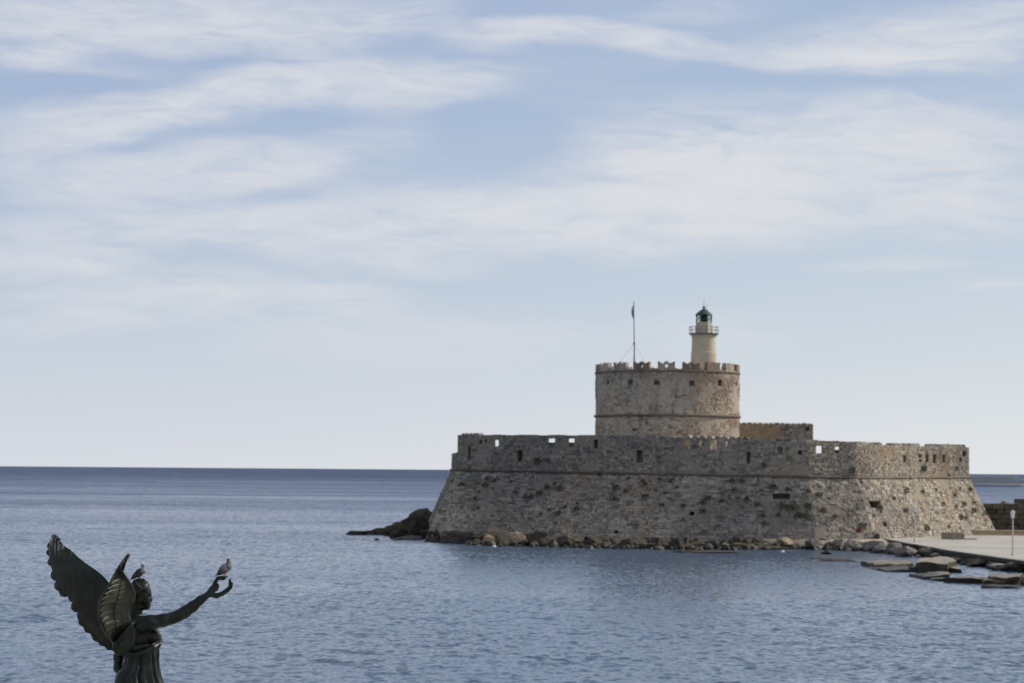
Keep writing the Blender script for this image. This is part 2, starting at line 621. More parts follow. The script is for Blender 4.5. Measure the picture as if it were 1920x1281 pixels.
for (hx, hy, hw, hh, dep) in OPEN:
    i = seg_of(hx)
    u, n, L = seg_frame(i)
    a = hit_seg(hx - hw / 2, hy, i); bq = hit_seg(hx + hw / 2, hy, i)
    c = hit_seg(hx, hy - hh / 2, i); dq = hit_seg(hx, hy + hh / 2, i)
    wd = abs((bq - a).dot(u)); ht = abs(c.z - dq.z)
    ctr = (a + bq) / 2
    ctr.z = (c.z + dq.z) / 2
    depth = 4.0 if dep is None else dep * 2
    off = -0.65 if dep is None else 0.0
    if dep is None:                       # splayed loophole, cut square to the harbour
        wd2 = hw * ctr.y / FPX
        Mx = Matrix.Translation(rel(ctr + Vector((ctr.x / ctr.y, 1, 0)) * .7))
        SEGBOX[i].append((Mx @ Matrix.Rotation(-math.atan2(ctr.x, ctr.y), 4, 'Z'), (wd2, 5.0, ht)))
        s0 = (ctr - CT[i]).dot(u)
        HOLE[i].append((s0 - wd / 2, s0 + wd / 2, ctr.z - ht / 2, ctr.z + ht / 2))
        continue
    Mx = Matrix.Translation(rel(ctr + n * off)) @ Matrix((u, -n, Vector((0, 0, 1)))).transposed().to_4x4()
    SEGBOX[i].append((Mx, (wd, depth, ht)))
    s0 = (ctr - CT[i]).dot(u)
    HOLE[i].append((s0 - wd / 2, s0 + wd / 2, ctr.z - ht / 2, ctr.z + ht / 2))

PARA = []
for i in range(NV):
    j = (i + 1) % NV
    zt0, zt1 = TT[i], TT[j]
    if i == 0:
        zt1 = TT[0]
    zb = -0.25
    o0, o1, q0, q1 = CT[i], CT[j], IN[i], IN[j]
    z0, z1 = CT[i].z + zb, CT[j].z + zb
    V = [(o0.x, o0.y, z0), (o1.x, o1.y, z1), (q1.x, q1.y, z1), (q0.x, q0.y, z0),
         (o0.x, o0.y, zt0), (o1.x, o1.y, zt1), (q1.x, q1.y, zt1), (q0.x, q0.y, zt0)]
    F = [(0, 1, 5, 4), (1, 2, 6, 5), (2, 3, 7, 6), (3, 0, 4, 7), (4, 5, 6, 7), (3, 2, 1, 0)]
    po = mesh_obj('parapet', [rel(v) for v in V], F, M_MORTAR, fort)
    if SEGBOX[i]:
        boolean_cut(po, SEGBOX[i])
    PARA.append(po)

# gun ports in the battered wall
TH = []


def talus_hit(px, py):
    i = seg_of(px)
    j = (i + 1) % NV
    d = ray(px, py); o = Vector((0, 0, EYE))
    n = (FT[j] - FT[i]).cross(CT[i] - FT[i]).normalized()
    k = (CT[i] - o).dot(n) / d.dot(n)
    return o + d * k, n, i


cut = []
for (hx, hy, hw, hh) in [(1465, 931, 32, 10), (1641, 946, 21, 13), (1297, 963, 9, 8), (1659, 983, 9, 8), (1155, 998, 8, 6)]:
    c, n, i = talus_hit(hx, hy)
    u, nh, L = seg_frame(i)
    a, _, _ = talus_hit(hx - hw / 2, hy); bq, _, _ = talus_hit(hx + hw / 2, hy)
    wd = abs((a - bq).dot(u)); ht = hh * c.y / FPX
    Mx = Matrix.Translation(rel(c)) @ Matrix((u, -nh, Vector((0, 0, 1)))).transposed().to_4x4()
    cut.append((Mx, (wd, 3.0, ht)))
    TH.append((c, wd, ht, i))
boolean_cut(talus, cut)

# ---- stones ------------------------------------------------------------
STONE_MESH = []
for k in range(5):
    bm = bmesh.new()
    bm_box(bm, (0, 0, 0), (1, 1, 1))
    for v in bm.verts:
        if v.co.z > 0:
            v.co += Vector((rnd.uniform(-.10, .10), rnd.uniform(-.12, .12), rnd.uniform(-.25, .15)))
    es = [e for e in bm.edges if all(v.co.z > 0 for v in e.verts)]
    bmesh.ops.bevel(bm, geom=es, offset=0.09, segments=1, affect='EDGES')
    bmesh.ops.recalc_face_normals(bm, faces=bm.faces[:])
    me = bpy.data.meshes.new('stone')
    bm.to_mesh(me); bm.free()
    STONE_MESH.append(me)


def lay_stones(parent, stones, mat, keep=300, lime=0.0, limit=.25):
    """stones: (centre, u, v, n, width, height, proud) in world; the largest in view become objects, the rest one mesh"""
    def score(q):
        c = stones[q][0]
        cov = lime and noise.noise(Vector((c.x * .33, c.y * .33, c.z * .42)) + Vector((lime, 0, 0))) + .35 * noise.noise(c * 1.1) > limit
        return 0 if cov else -stones[q][7]
    key = sorted(range(len(stones)), key=score)
    big = set(key[:keep])
    base = Vector(parent.location)
    V, F, tn = [], [], []
    for q, (c, u, v, n, wd, ht, pr, sc_) in enumerate(stones):
        if lime and noise.noise(Vector((c.x * .33, c.y * .33, c.z * .42)) + Vector((lime, 0, 0))) + .35 * noise.noise(c * 1.1) > limit and q not in big:
            continue                       # still under its lime render
        c = c + v * (.16 * noise.noise(Vector((c.x * .7, c.y * .7, c.z * .5))))
        if rnd.random() < .12:
            ht *= 1.35
        if q in big:
            me = STONE_MESH[q % 5]
            if not me.materials:
                me.materials.append(mat)
            if me.materials[0] != mat:
                nm = me.get('alt_' + mat.name)
                alt = bpy.data.meshes.get(nm) if nm else None
                if alt is None:
                    alt = me.copy()
                    alt.materials.clear()
                    alt.materials.append(mat)
                    me['alt_' + mat.name] = alt.name
                me = alt
            o = bpy.data.objects.new('stone', me)
            COL.objects.link(o)
            o.parent = parent
            th = pr + 0.10
            Mx = Matrix((u * wd, v * ht, n * th)).transposed().to_4x4()
            Mx.translation = c + n * (pr - th / 2) - base
            o.matrix_local = Mx
            continue
        k = len(V)
        j = lambda s: rnd.uniform(-s, s)
        jw, jh = min(.06, wd * .12), min(.05, ht * .13)
        for sx, sy in ((-1, -1), (1, -1), (1, 1), (-1, 1)):
            V.append(c + u * sx * wd / 2 + v * sy * ht / 2 - n * .05 - base)
        for sx, sy in ((-1, -1), (1, -1), (1, 1), (-1, 1)):
            V.append(c + u * (sx * (wd / 2 - .03) + j(jw)) + v * (sy * (ht / 2 - .025) + j(jh)) + n * max(.012, pr + j(.025)) - base)
        F += [(k + 4, k + 5, k + 6, k + 7), (k, k + 1, k + 5, k + 4), (k + 1, k + 2, k + 6, k + 5), (k + 2, k + 3, k + 7, k + 6), (k + 3, k, k + 4, k + 7)]
        tn += [rnd.random()] * 5
    o = mesh_obj('stone_facing', V, F, mat, parent)
    at = o.data.attributes.new('tint', 'FLOAT', 'FACE')
    at.data.foreach_set('value', tn)
    kind(o, 'stuff')
    return o


def rows(h, lo=.30, hi=.50):
    z = 0
    out = []
    while z < h - .12:
        r = min(rnd.uniform(lo, hi), h - z)
        if h - z - r < .15:
            r = h - z
        out.append((z, r))
        z += r
    return out


stones = []
for i in [0, 1, 2, 3, 4, 5, 6]:
    j = (i + 1) % NV
    # battered face
    e0, e1, t0, t1 = FT[i], FT[j], CT[i], CT[j]
    H = ((t0 - e0).length + (t1 - e1).length) / 2
    n = (e1 - e0).cross(t0 - e0).normalized()
    for z, r in rows(H, .22, .42):
        f = (z + r / 2) / H
        a = e0.lerp(t0, f); bq = e1.lerp(t1, f)
        L = (bq - a).length
        u = (bq - a) / L
        v = n.cross(u).normalized()
        s = rnd.uniform(0, .2)
        while s < L - .15:
            wd = min(rnd.choice((rnd.uniform(.2, .45), rnd.uniform(.25, .6), rnd.uniform(.5, 1.0))), L - s)
            c = a + u * (s + wd / 2)
            s += wd
            if rnd.random() < .035:
                continue                      # fallen out
            bad = any(k == i and abs((c - hc).dot(u)) < (wd + hw) / 2 and abs(c.z - hc.z) < (r + hh) / 2 for hc, hw, hh, k in TH)
            if bad:
                continue
            pr = rnd.choice((rnd.uniform(.02, .07), rnd.uniform(.03, .12)))
            stones.append((c, u, v, n, wd - .035, r - .03, pr, wd * r / c.y ** 2 * (0 if c.z < .6 else 1) * (1 if i < 6 else 0)))
    # parapet face
    u, n, L = seg_frame(i)
    zt0, zt1 = (TT[i], TT[j]) if i else (TT[0], TT[0])
    zc0, zc1 = CT[i].z, CT[j].z
    H = (zt0 - zc0 + zt1 - zc1) / 2
    for z, r in rows(H, .20, .38):
        s = rnd.uniform(0, .2)
        while s < L - .15:
            wd = min(rnd.choice((rnd.uniform(.2, .45), rnd.uniform(.3, .8))), L - s)
            f = (s + wd / 2) / L
            zz = (zc0 + (zc1 - zc0) * f) + (z + r / 2) / H * ((zt0 + (zt1 - zt0) * f) - (zc0 + (zc1 - zc0) * f))
            c = CT[i] + u * (s + wd / 2)
            c.z = zz
            s0 = s + wd / 2
            s += wd
            if rnd.random() < .03:
                continue
            if any(s0 + wd / 2 > h0 and s0 - wd / 2 < h1 and zz + r / 2 > h2 and zz - r / 2 < h3 for h0, h1, h2, h3 in HOLE[i]):
                continue
            stones.append((c, u, Vector((0, 0, 1)), n, wd - .035, r - .03, rnd.uniform(.015, .07), wd * r / c.y ** 2 * (1 if i < 6 else 0)))
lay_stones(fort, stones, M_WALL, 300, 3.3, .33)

# big corner stones
for ci_ in (1, 5):
    H = (CT[ci_] - FT[ci_]).length
    zq = 0.5
    k = 0
    while zq < H - .4:
        hq = rnd.uniform(.42, .6)
        c = FT[ci_].lerp(CT[ci_], (zq + hq / 2) / H)
        d1 = (CT[ci_] - CT[ci_ - 1]).normalized(); d2 = (CT[ci_ + 1] - CT[ci_]).normalized()
        ax = (d2 if k % 2 else -d1)
        nn = Vector((ax.y, -ax.x, 0)) if k % 2 else Vector((-ax.y, ax.x, 0))
        up = (CT[ci_] - FT[ci_]).normalized()
        bm = bmesh.new()
        bm_box(bm, (0, 0, 0), (1, 1, 1), None, .06)
        wq = rnd.uniform(.8, 1.2)
        o = bm_obj('quoin', bm, M_WALL, fort)
        Mx = Matrix((ax * wq, nn * .6, up * (hq - .04))).transposed().to_4x4()
        Mx.translation = rel(c + ax * (wq / 2 - .06) - nn * .22)
        o.matrix_local = Mx
        zq += hq
        k += 1

# cordon: half-round moulding
for i in range(NV):
    j = (i + 1) % NV
    bm = bmesh.new()
    a = CT[i] + offs(i, .10); bq = CT[j] + offs(j, .10)
    n_ = max(2, int((bq - a).length / 1.2))
    pts = [rel(a.lerp(bq, k / n_)) + Vector((0, 0, rnd.uniform(-.03, .03))) for k in range(n_ + 1)]
    bm_tube(bm, pts, [rnd.uniform(.14, .19) for _ in pts], 8)
    bm_obj('cordon', bm, M_CORDON, fort)

# crest of the outer wall: small rounded merlons and worn steps
def crest(px, wpx, hpx, name='merlon', flat_top=False):
    i = seg_of(px)
    u, n, L = seg_frame(i)
    c = hit_seg(px, 820, i)
    f = (c - CT[i]).dot(u) / L
    zt = TT[i] + (TT[i + 1] - TT[i]) * f
    wd = wpx * c.y / FPX / max(.35, abs(u.x - u.y * c.x / c.y))
    h = hpx * c.y / FPX
    bm = bmesh.new()
    prof = []
    if flat_top:
        prof = [(-.5, 0), (-.48, .9), (-.2, 1), (.2, .95), (.48, .97), (.5, 0)]
    else:
        prof = [(-.5, 0), (-.46, .45), (-.28, .86), (-.06, 1), (.1, .98), (.3, .8), (.47, .4), (.5, 0)]
    prof = [(a * wd, -.02 + bb * h * rnd.uniform(.92, 1.06)) for a, bb in prof]
    base = Vector((c.x, c.y, zt))
    front = [bm.verts.new(rel(base + u * a + Vector((0, 0, z)) - n * .06)) for a, z in prof]
    back = [bm.verts.new(rel(base + u * a + Vector((0, 0, z)) - n * 1.15)) for a, z in prof]
    k = len(prof)
    bm.faces.new(front)
    bm.faces.new(back[::-1])
    for q in range(k - 1):
        bm.faces.new((front[q + 1], front[q], back[q], back[q + 1]))
    bm_obj(name, bm, M_WALL, fort)


for a, wd, h in [(881, 33, 2.2), (1676 + 13, 27, 3.0), (1717, 17, 3.2), (1780, 64, 3.0)]:
    crest(a, wd, h, 'parapet_block', True)
for a in (868, 875, 883, 890, 896):
    crest(a, 4, 4.2)
for a in (1288, 1303, 1316, 1330, 1345, 1358, 1373, 1386, 1397, 1410, 1424, 1437, 1449, 1461, 1475, 1489, 1504, 1518, 1532, 1545, 1558, 1571, 1584, 1596, 1612, 1623, 1634, 1649):
    crest(a, 12.5 + rnd.uniform(-1, 1), 5.2 + rnd.uniform(-.8, .8))
for k in range(5):
    crest(1679 + k * 5.4, 4.6, 5)
for k in range(3):
    crest(1712 + k * 5.6, 4.8, 5.4)
for k in range(11):
    crest(1751 + k * 5.8, 4.6, 5.4 + rnd.uniform(-.4, .4))
for a in (930, 985, 1040, 1100, 1150, 1215, 1250):
    crest(a, rnd.uniform(18, 34), 1.2, 'coping_stone', True)

# ------------------------------------------------------------------ round tower
TY = 301.0
TC = P(1251, 815, TY)
TR = 134.5 * TY / FPX
tower = empty('round_tower', (TC.x, TC.y, WALK))
tag(tower, 'tall round stone tower with notched battlements rising inside the fortress', 'tower')
near = TY - TR
ZT = P(1251, 693.5, near).z            # foot of the merlons
ZR = P(1251, 778.5, near).z            # string course
bm = bmesh.new()
bm_lathe(bm, [(TR, -.3), (TR, ZT - WALK)], 72, cap=False)
bm_lathe(bm, [(TR - 1.0, ZT - WALK), (TR - 1.0, ZT - WALK - .8)], 72, cap=False)
vs_ = bm.verts[:]
bm.verts.ensure_lookup_table()
for k in range(72):       # rim and inner floor
    a, bq = bm.verts[72 + k], bm.verts[72 + (k + 1) % 72]
    c, dq = bm.verts[144 + k], bm.verts[144 + (k + 1) % 72]
    bm.faces.new((a, bq, dq, c))
bm.faces.new([bm.verts[216 + k] for k in range(72)])
bm.faces.new([bm.verts[k] for k in range(72)][::-1])
tcore = bm_obj('drum', bm, M_LIME, tower)


def tower_hit(px, py):
    d = ray(px, py); o = Vector((0, 0, EYE))
    ox, oy = o.x - TC.x, o.y - TC.y
    A = d.x * d.x + d.y * d.y; B = 2 * (ox * d.x + oy * d.y); C = ox * ox + oy * oy - TR * TR
    k = (-B - math.sqrt(max(0, B * B - 4 * A * C))) / (2 * A)
    return o + d * k


THOLES = []
cut = []
for (hx, hy, hw, hh, dep) in [(1139.5, 716.5, 6, 8, .7), (1182, 717, 9, 11, .7), (1231.5, 718, 11, 8, .7), (1297, 719, 10, 10, .7), (1350, 718, 8.5, 12.5, 1.6), (1381.5, 720, 4, 8, .7),
                              (1190, 806, 9, 6, .5)]:
    c = tower_hit(hx, hy)
    nn = Vector((c.x - TC.x, c.y - TC.y, 0)).normalized()
    uu = Vector((-nn.y, nn.x, 0))
    wd = hw * c.y / FPX / max(.3, abs(uu.x)); ht = hh * c.y / FPX
    Mx = Matrix.Translation(c - Vector(tower.location)) @ Matrix((-uu, nn, Vector((0, 0, 1)))).transposed().to_4x4()
    cut.append((Mx, (wd, dep * 2, ht)))
    THOLES.append((math.atan2(nn.y, nn.x), wd / TR / 2, c.z - ht / 2, c.z + ht / 2))
boolean_cut(tcore, cut)
stones = []
Htot = ZT - WALK - .02
for z, r in rows(Htot, .19, .36):
    zz = WALK + z + r / 2
    th = rnd.uniform(0, .1)
    end = th + 2 * math.pi
    while th < end - .012:
        wd = min(rnd.choice((rnd.uniform(.18, .4), rnd.uniform(.3, .7))), (end - th) * TR)
        tm = th + wd / TR / 2
        th += wd / TR
        nn = Vector((math.cos(tm), math.sin(tm), 0))
        if rnd.random() < .04:
            continue
        bad = False
        for a0, hw2, z0, z1 in THOLES:
            da = (tm - a0 + math.pi) % (2 * math.pi) - math.pi
            if abs(da) < hw2 + wd / TR / 2 and zz + r / 2 > z0 and zz - r / 2 < z1:
                bad = True
        if bad:
            continue
        c = Vector((TC.x, TC.y, 0)) + nn * (TR - .01)
        c.z = zz
        stones.append((c, Vector((-nn.y, nn.x, 0)), Vector((0, 0, 1)), nn, wd - .03, r - .03, rnd.uniform(.02, .075), wd * r * max(0, -nn.y) * (1 if zz > 13.3 else 0)))
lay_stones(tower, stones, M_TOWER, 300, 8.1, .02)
for zc_, rr, nm in ((ZR, .17, 'string_course'), (ZT - .12, .10, 'rim_moulding')):
    bm = bmesh.new()
    pts = []
    SEG = 72
    ring = []
    for k in range(SEG):
        a = 2 * math.pi * k / SEG
        q = []
        for s in range(8):
            b_ = 2 * math.pi * s / 8
            rad = TR + .06 + rr * math.cos(b_) * rnd.uniform(.9, 1.1)
            q.append(bm.verts.new((rad * math.cos(a), rad * math.sin(a), zc_ - WALK + rr * math.sin(b_))))
        ring.append(q)
    for k in range(SEG):
        for s in range(8):
            bm.faces.new((ring[k][s], ring[(k + 1) % SEG][s], ring[(k + 1) % SEG][(s + 1) % 8], ring[k][(s + 1) % 8]))
    bm_obj(nm, bm, M_CORDON, tower)


def plate2d(name, outer, holes, thick, mat):
    """an outline with holes, extruded: x = along, y = up"""
    cu = bpy.data.curves.new(name, 'CURVE')
    cu.dimensions = '2D'
    cu.fill_mode = 'BOTH'
    cu.extrude = thick / 2
    for lp in [outer] + holes:
        s = cu.splines.new('POLY')
        s.points.add(len(lp) - 1)
        for pt, (x, y) in zip(s.points, lp):
            pt.co = (x, y, 0, 1)
        s.use_cyclic_u = True
    o = bpy.data.objects.new(name, cu)
    COL.objects.link(o)
    dg = bpy.context.evaluated_depsgraph_get()
    dg.update()
    me = bpy.data.meshes.new_from_object(o.evaluated_get(dg), depsgraph=dg)
    bpy.data.objects.remove(o)
    me.name = name
    me.transform(Matrix.Rotation(math.pi / 2, 4, 'X'))
    me.materials.clear()
    me.materials.append(mat)
    return me


MERL = []
for k, hole in enumerate((True, True, False)):
    jj = lambda: rnd.uniform(-.05, .05)
    outer = [(-1.04, -.05), (1.04, -.05), (1.03, .45), (1.05, .98 + jj()), (.93, 1.0), (.62, .80 + jj()), (.4, .74 + jj()), (.14, 1.0 + jj()), (-.12, 1.02), (-.4, .74 + jj()), (-.66, .80 + jj()), (-.92, 1.02), (-1.04, .98 + jj()), (-1.03, .5)]
    hl = [(math.cos(a) * .17 + .02, .46 + math.sin(a) * .2) for a in [2 * math.pi * q / 12 for q in range(12)]]
    MERL.append(plate2d('merlon', outer, [hl] if hole else [], .55, M_TOWER))
seq = [0, 1, 0, 1, 2, 2, 2, 0, 1, 0, 1, 0, 1, 2, 2, 2, 0, 0]
for k in range(18):
    off_deg = -4.6 + 20 * (k if k < 9 else k - 18)
    a = R(off_deg) - math.pi / 2
    which = 2 if off_deg < -50 or off_deg > 28 else (0, 1)[k % 2]
    if abs(off_deg + 44.6) < 2:
        which = 2
    o = bpy.data.objects.new('merlon', MERL[which])
    COL.objects.link(o)
    o.parent = tower
    rr = TR - .30
    o.location = (rr * math.cos(a), rr * math.sin(a), ZT - WALK)
    o.rotation_euler = (0, 0, a + math.pi / 2)
    o.scale = (TR / 9.0 * rnd.uniform(.97, 1.04), 1, rnd.uniform(.93, 1.04))
# worn sill stones in the crenels
for k in range(18):
    a = R(5.4 + 20 * k) - math.pi / 2
    bm = bmesh.new()
    for q in range(3):
        bm_box(bm, (rnd.uniform(-.05, .05) + (q - 1) * .33, 0, rnd.uniform(.02, .12)), (.32, .7, .2), Matrix.Rotation(rnd.uniform(-.2, .2), 3, 'Y'), .03)
    o = bm_obj('sill', bm, M_TOWER, tower)
    o.location = ((TR - .4) * math.cos(a), (TR - .4) * math.sin(a), ZT - WALK)
    o.rotation_euler = (0, 0, a + math.pi / 2)

# ------------------------------------------------------------------ annex block right of the tower
AY = 304
a0 = P(1380, 828, AY); a1 = P(1524, 834, AY)
az_top = P(1450, 795.5, AY).z
annex = empty('guard_house', ((a0.x + a1.x) / 2, AY + 3, WALK))
tag(annex, 'low flat-topped stone block beside the round tower, half rendered in rust brown', 'building')
M_RENDER = masonry('rust_render', [(0, (.33, .255, .185)), (.5, (.37, .285, .205)), (1, (.40, .31, .225))], .3, .3)
W = a1.x - a0.x
Hh = az_top - WALK
bm = bmesh.new()
bm_box(bm, (0, 0, Hh / 2 - .1), (W, 6, Hh + .2))
ac = bm_obj('wall', bm, M_MORTAR, annex)
c = P(1514, 804.5, AY)
boolean_cut(ac, [(Matrix.Translation((c.x - annex.location.x, -3, c.z - WALK)), (.45, 1.2, .5))])
xs = W * .17
bm = bmesh.new()
bm_box(bm, (-W / 2 + (W * .57) / 2, -3.03, Hh / 2 - .03), (W * .57, .06, Hh - .04))
bm_obj('render_coat', bm, M_RENDER, annex)
bm = bmesh.new()
bm_box(bm, (-W / 2 + W * .23, -3.08, Hh / 2 - .1), (.10, .05, Hh - .3))
bm_obj('pilaster', bm, M_RENDER, annex)
stones = []
base = Vector(annex.location)
for z, r in rows(Hh, .26, .4):
    s = W * .57
    while s < W - .15:
        wd = min(rnd.uniform(.3, .75), W - s)
        cc = base + Vector((-W / 2 + s + wd / 2, -3, z + r / 2))
        s += wd
        if abs(cc.x - c.x) < (.45 + wd) / 2 and abs(cc.z - c.z) < (.5 + r) / 2:
            continue
        stones.append((cc, Vector((1, 0, 0)), Vector((0, 0, 1)), Vector((0, -1, 0)), wd - .03, r - .03, rnd.uniform(.02, .07), wd * r))
    s = 0
    while s < 6 - .15:
        wd = min(rnd.uniform(.3, .75), 6 - s)
        cc = base + Vector((W / 2, -3 + s + wd / 2, z + r / 2))
        s += wd
        stones.append((cc, Vector((0, 1, 0)), Vector((0, 0, 1)), Vector((1, 0, 0)), wd - .03, r - .03, rnd.uniform(.02, .07), 0))
lay_stones(annex, stones, M_WALL, 60)
for k in range(14):
    bm = bmesh.new()
    bm_box(bm, (-W / 2 + (k + .5) * W / 14, -2.6, Hh + rnd.uniform(.03, .1)), (W / 14 * .8, .7, .22), None, .05)
    bm_obj('merlon', bm, M_TOWER, annex)

# ------------------------------------------------------------------ lighthouse
LY = 303.0
LB = P(1319.5, 692, LY)
LS = LY / FPX
TOPZ = ZT - 1.0


def zpx(py, px=1319.5, Y=LY):
    return P(px, py, Y).z


light = empty('lighthouse', (LB.x, LB.y, ZT - .82))
tag(light, 'cream lighthouse with green domed lantern standing on the round tower', 'lighthouse')
lz = ZT - .82
m, t, b = material('cream_plaster')
p = pos(t)
n1 = t.noise(t.vm('MULTIPLY', p, (3.2, 3.2, .35)), 1.0, 5, .6)
n2 = t.noise(p, 1.1, 5, .6)
c = t.mix(t.lin(n2, .3, .7), (.47, .40, .29), (.57, .50, .375))
c = t.mix(t.m('MULTIPLY', t.ss(n1, .52, .70), .45), c, (.33, .28, .21))
t.put(c, b.inputs['Base Color'])
b.inputs['Roughness'].default_value = .85
bump(t, b, n2, .3, .03)
M_CREAM = m
M_GREEN = plain('green_lantern_paint', (.018, .065, .050), .45, 0, .2, 3)
M_IRON = plain('grey_iron', (.20, .20, .20), .55, .3, .2, 4)
M_WHITE = plain('white_paint', (.62, .62, .60), .5, 0, .05, 4)
m, t, b = material('lantern_glass')
b.inputs['Base Color'].default_value = (.9, .97, .96, 1)
b.inputs['Roughness'].default_value = .02
b.inputs['Transmission Weight'].default_value = 1.0
b.inputs['IOR'].default_value = 1.05
M_GLASS = m
z = lambda py: zpx(py) - lz
bm = bmesh.new()
r1 = 23.3 * LS
bm_lathe(bm, [(r1 * 1.06, 0), (r1 * 1.03, z(662)), (r1 * 1.03, z(661.2)), (r1 * .985, z(660)), (r1 * .96, z(634)), (r1 * .98, z(632)), (r1 * 1.05, z(629))], 40)
bm_obj('shaft', bm, M_CREAM, light)
bm = bmesh.new()
bm_lathe(bm, [(r1 * 1.02, z(629.2)), (27.5 * LS, z(627.4)), (28.2 * LS, z(626.9)), (28.2 * LS, z(625.2)), (10 * LS, z(625))], 24)
bm_obj('gallery', bm, M_IRON, light)
rail = bm = bmesh.new()
rr = 27.3 * LS
for zz in (z(613), z(619)):
    pts = [(rr * math.cos(a), rr * math.sin(a), zz) for a in [2 * math.pi * k / 24 for k in range(25)]]
    bm_tube(bm, pts, .035, 6)
for k in range(16):
    a = 2 * math.pi * k / 16 + .1
    bm_tube(bm, [(rr * math.cos(a), rr * math.sin(a), z(625.3)), (rr * math.cos(a), rr * math.sin(a), z(612.6))], .035, 6)
bm_obj('railing', bm, M_IRON, light)
bm = bmesh.new()
r2 = 15.3 * LS / .96
rot8 = math.pi / 8 - math.pi / 2
bm_lathe(bm, [(r2, z(625.6)), (r2, z(605.5)), (r2 * 1.03, z(605.2)), (r2 * 1.03, z(604.2))], 8, rot=rot8)
bm_obj('lantern_base', bm, M_CREAM, light)
# glazed lantern: panes, crossing bars, lamp
for k in range(8):
    a0_, a1_ = rot8 + k * math.pi / 4, rot8 + (k + 1) * math.pi / 4
    rq = r2 * .95
    p00 = Vector((rq * math.cos(a0_), rq * math.sin(a0_), z(604)))
    p10 = Vector((rq * math.cos(a1_), rq * math.sin(a1_), z(604)))
    up = Vector((0, 0, z(591) - z(604)))
    nq = ((p00 + p10) / 2).normalized() * .015
    nq.z = 0
    mesh_obj('pane', [p00 - nq, p10 - nq, p10 + up - nq, p00 + up - nq, p00 - nq * 2, p10 - nq * 2, p10 + up - nq * 2, p00 + up - nq * 2],
             [(0, 1, 2, 3), (7, 6, 5, 4), (0, 4, 5, 1), (1, 5, 6, 2), (2, 6, 7, 3), (3, 7, 4, 0)], M_GLASS, light)
    bm = bmesh.new()
    bm_tube(bm, [p00, p00 + up], .05, 6)
    bm_tube(bm, [p00, p10 + up], .032, 5)
    bm_tube(bm, [p10, p00 + up], .032, 5)
    bm_obj('glazing_bar', bm, M_GREEN, light)
bm = bmesh.new()
bm_lathe(bm, [(.30, z(605)), (.34, z(602)), (.42, z(600)), (.42, z(594)), (.25, z(592))], 14)
bm_obj('lamp_lens', bm, M_GREEN, light)
bm = bmesh.new()
bm_lathe(bm, [(15.5 * LS, z(591.5)), (16.5 * LS, z(590.6)), (15.6 * LS, z(589.4)), (10.5 * LS, z(584.6)), (5 * LS, z(580.6)), (2.2 * LS, z(579)), (1.8 * LS, z(577.8)), (2.7 * LS, z(576.6)), (2.6 * LS, z(575.2)), (1.2 * LS, z(574.2))], 24)
bm_obj('lantern_roof', bm, M_GREEN, light)
bm = bmesh.new()
bm_tube(bm, [(0, 0, z(574.5)), (0, 0, z(559))], [.03, .018], 6)
bm_tube(bm, [(5 * LS, 0, z(581)), (5.4 * LS, 0, z(570))], [.025, .02], 6)
bm_obj('lightning_rod', bm, M_IRON, light)

# ------------------------------------------------------------------ flagpole and flag
FY = 298.0
fp = P(1189.6, 693, FY)
pole = empty('flagpole', (fp.x, fp.y, ZT - .8))
tag(pole, 'thin grey flagpole with guy wires on the round tower battlements', 'flagpole')
bz = ZT - .8
ptop = P(1188.4, 568, FY)
mid = P(1189.2, 644, FY)
L0 = Vector(pole.location)
bm = bmesh.new()
bm_tube(bm, [(0, 0, 0), mid - L0], [.085, .08], 10)
bm_tube(bm, [mid - L0, ptop - L0], [.07, .045], 10)
bm_lathe(bm, [(.12, -.1), (.13, .0), (.12, .12)], 10, c=mid - L0)
bm_lathe(bm, [(.02, 0), (.08, .05), (.08, .12), (.02, .18)], 10, c=ptop - L0)
bm_obj('mast', bm, M_IRON, pole)
for q in (P(1158, 668 + 16, FY), P(1214, 675 + 12, FY), P(1187, 690, FY + 6)):
    bm = bmesh.new()
    bm_tube(bm, [mid - L0, q - L0], .014, 5)
    bm_obj('guy_wire', bm, M_IRON, pole)
m, t, b = material('flag_cloth')
uvp = t.n('ShaderNodeTexCoord').outputs['Object']
fx, fy, fz = t.sep(uvp)
stripe = t.m('GREATER_THAN', t.m('FRACT', t.m('MULTIPLY', t.m('ADD', fz, t.m('MULTIPLY', fx, 1.6)), 2.1)), .5)
t.put(t.mix(stripe, (.06, .11, .36), (.62, .64, .70)), b.inputs['Base Color'])
b.inputs['Roughness'].default_value = .8
V, F = [], []
ft, fb = P(1187.2, 572, FY), P(1187.6, 596.5, FY)
nr, ncol = 18, 10
for r_ in range(nr):
    f = r_ / (nr - 1)
    cen = ft.lerp(fb, f)
    wdt = (.08 + .2 * math.sin(math.pi * min(1, f * 1.15)) ** .7) * (1 if f < .9 else .7)
    for k in range(ncol):
        g = k / (ncol - 1)
        V.append((cen.x - wdt * g + .04, cen.y + .11 * math.sin(g * 9 + f * 5), cen.z - .25 * g * g + .05 * math.sin(g * 7)))
for r_ in range(nr - 1):
    for k in range(ncol - 1):
        q = r_ * ncol + k
        F.append((q, q + 1, q + ncol + 1, q + ncol))
fl = mesh_obj('flag', [Vector(v) - ft for v in V], F, m, None, True)
fl.location = ft
sd = fl.modifiers.new('thick', 'SOLIDIFY')
sd.thickness = .012
tag(fl, 'limp blue and white striped flag hanging at the top of the pole', 'flag')

# ------------------------------------------------------------------ shore and quay
QZ = 1.0
m, t, b = material('shore_ground')
p = pos(t)
n1 = t.noise(p, .35, 6, .65); n2 = t.noise(p, 2.4, 6, .7)
c = t.mix(t.lin(n1, .35, .65), (.14, .115, .085), (.30, .245, .175))
c = t.mix(t.m('MULTIPLY', t.ss(n2, .5, .7), .6), c, (.07, .06, .045))
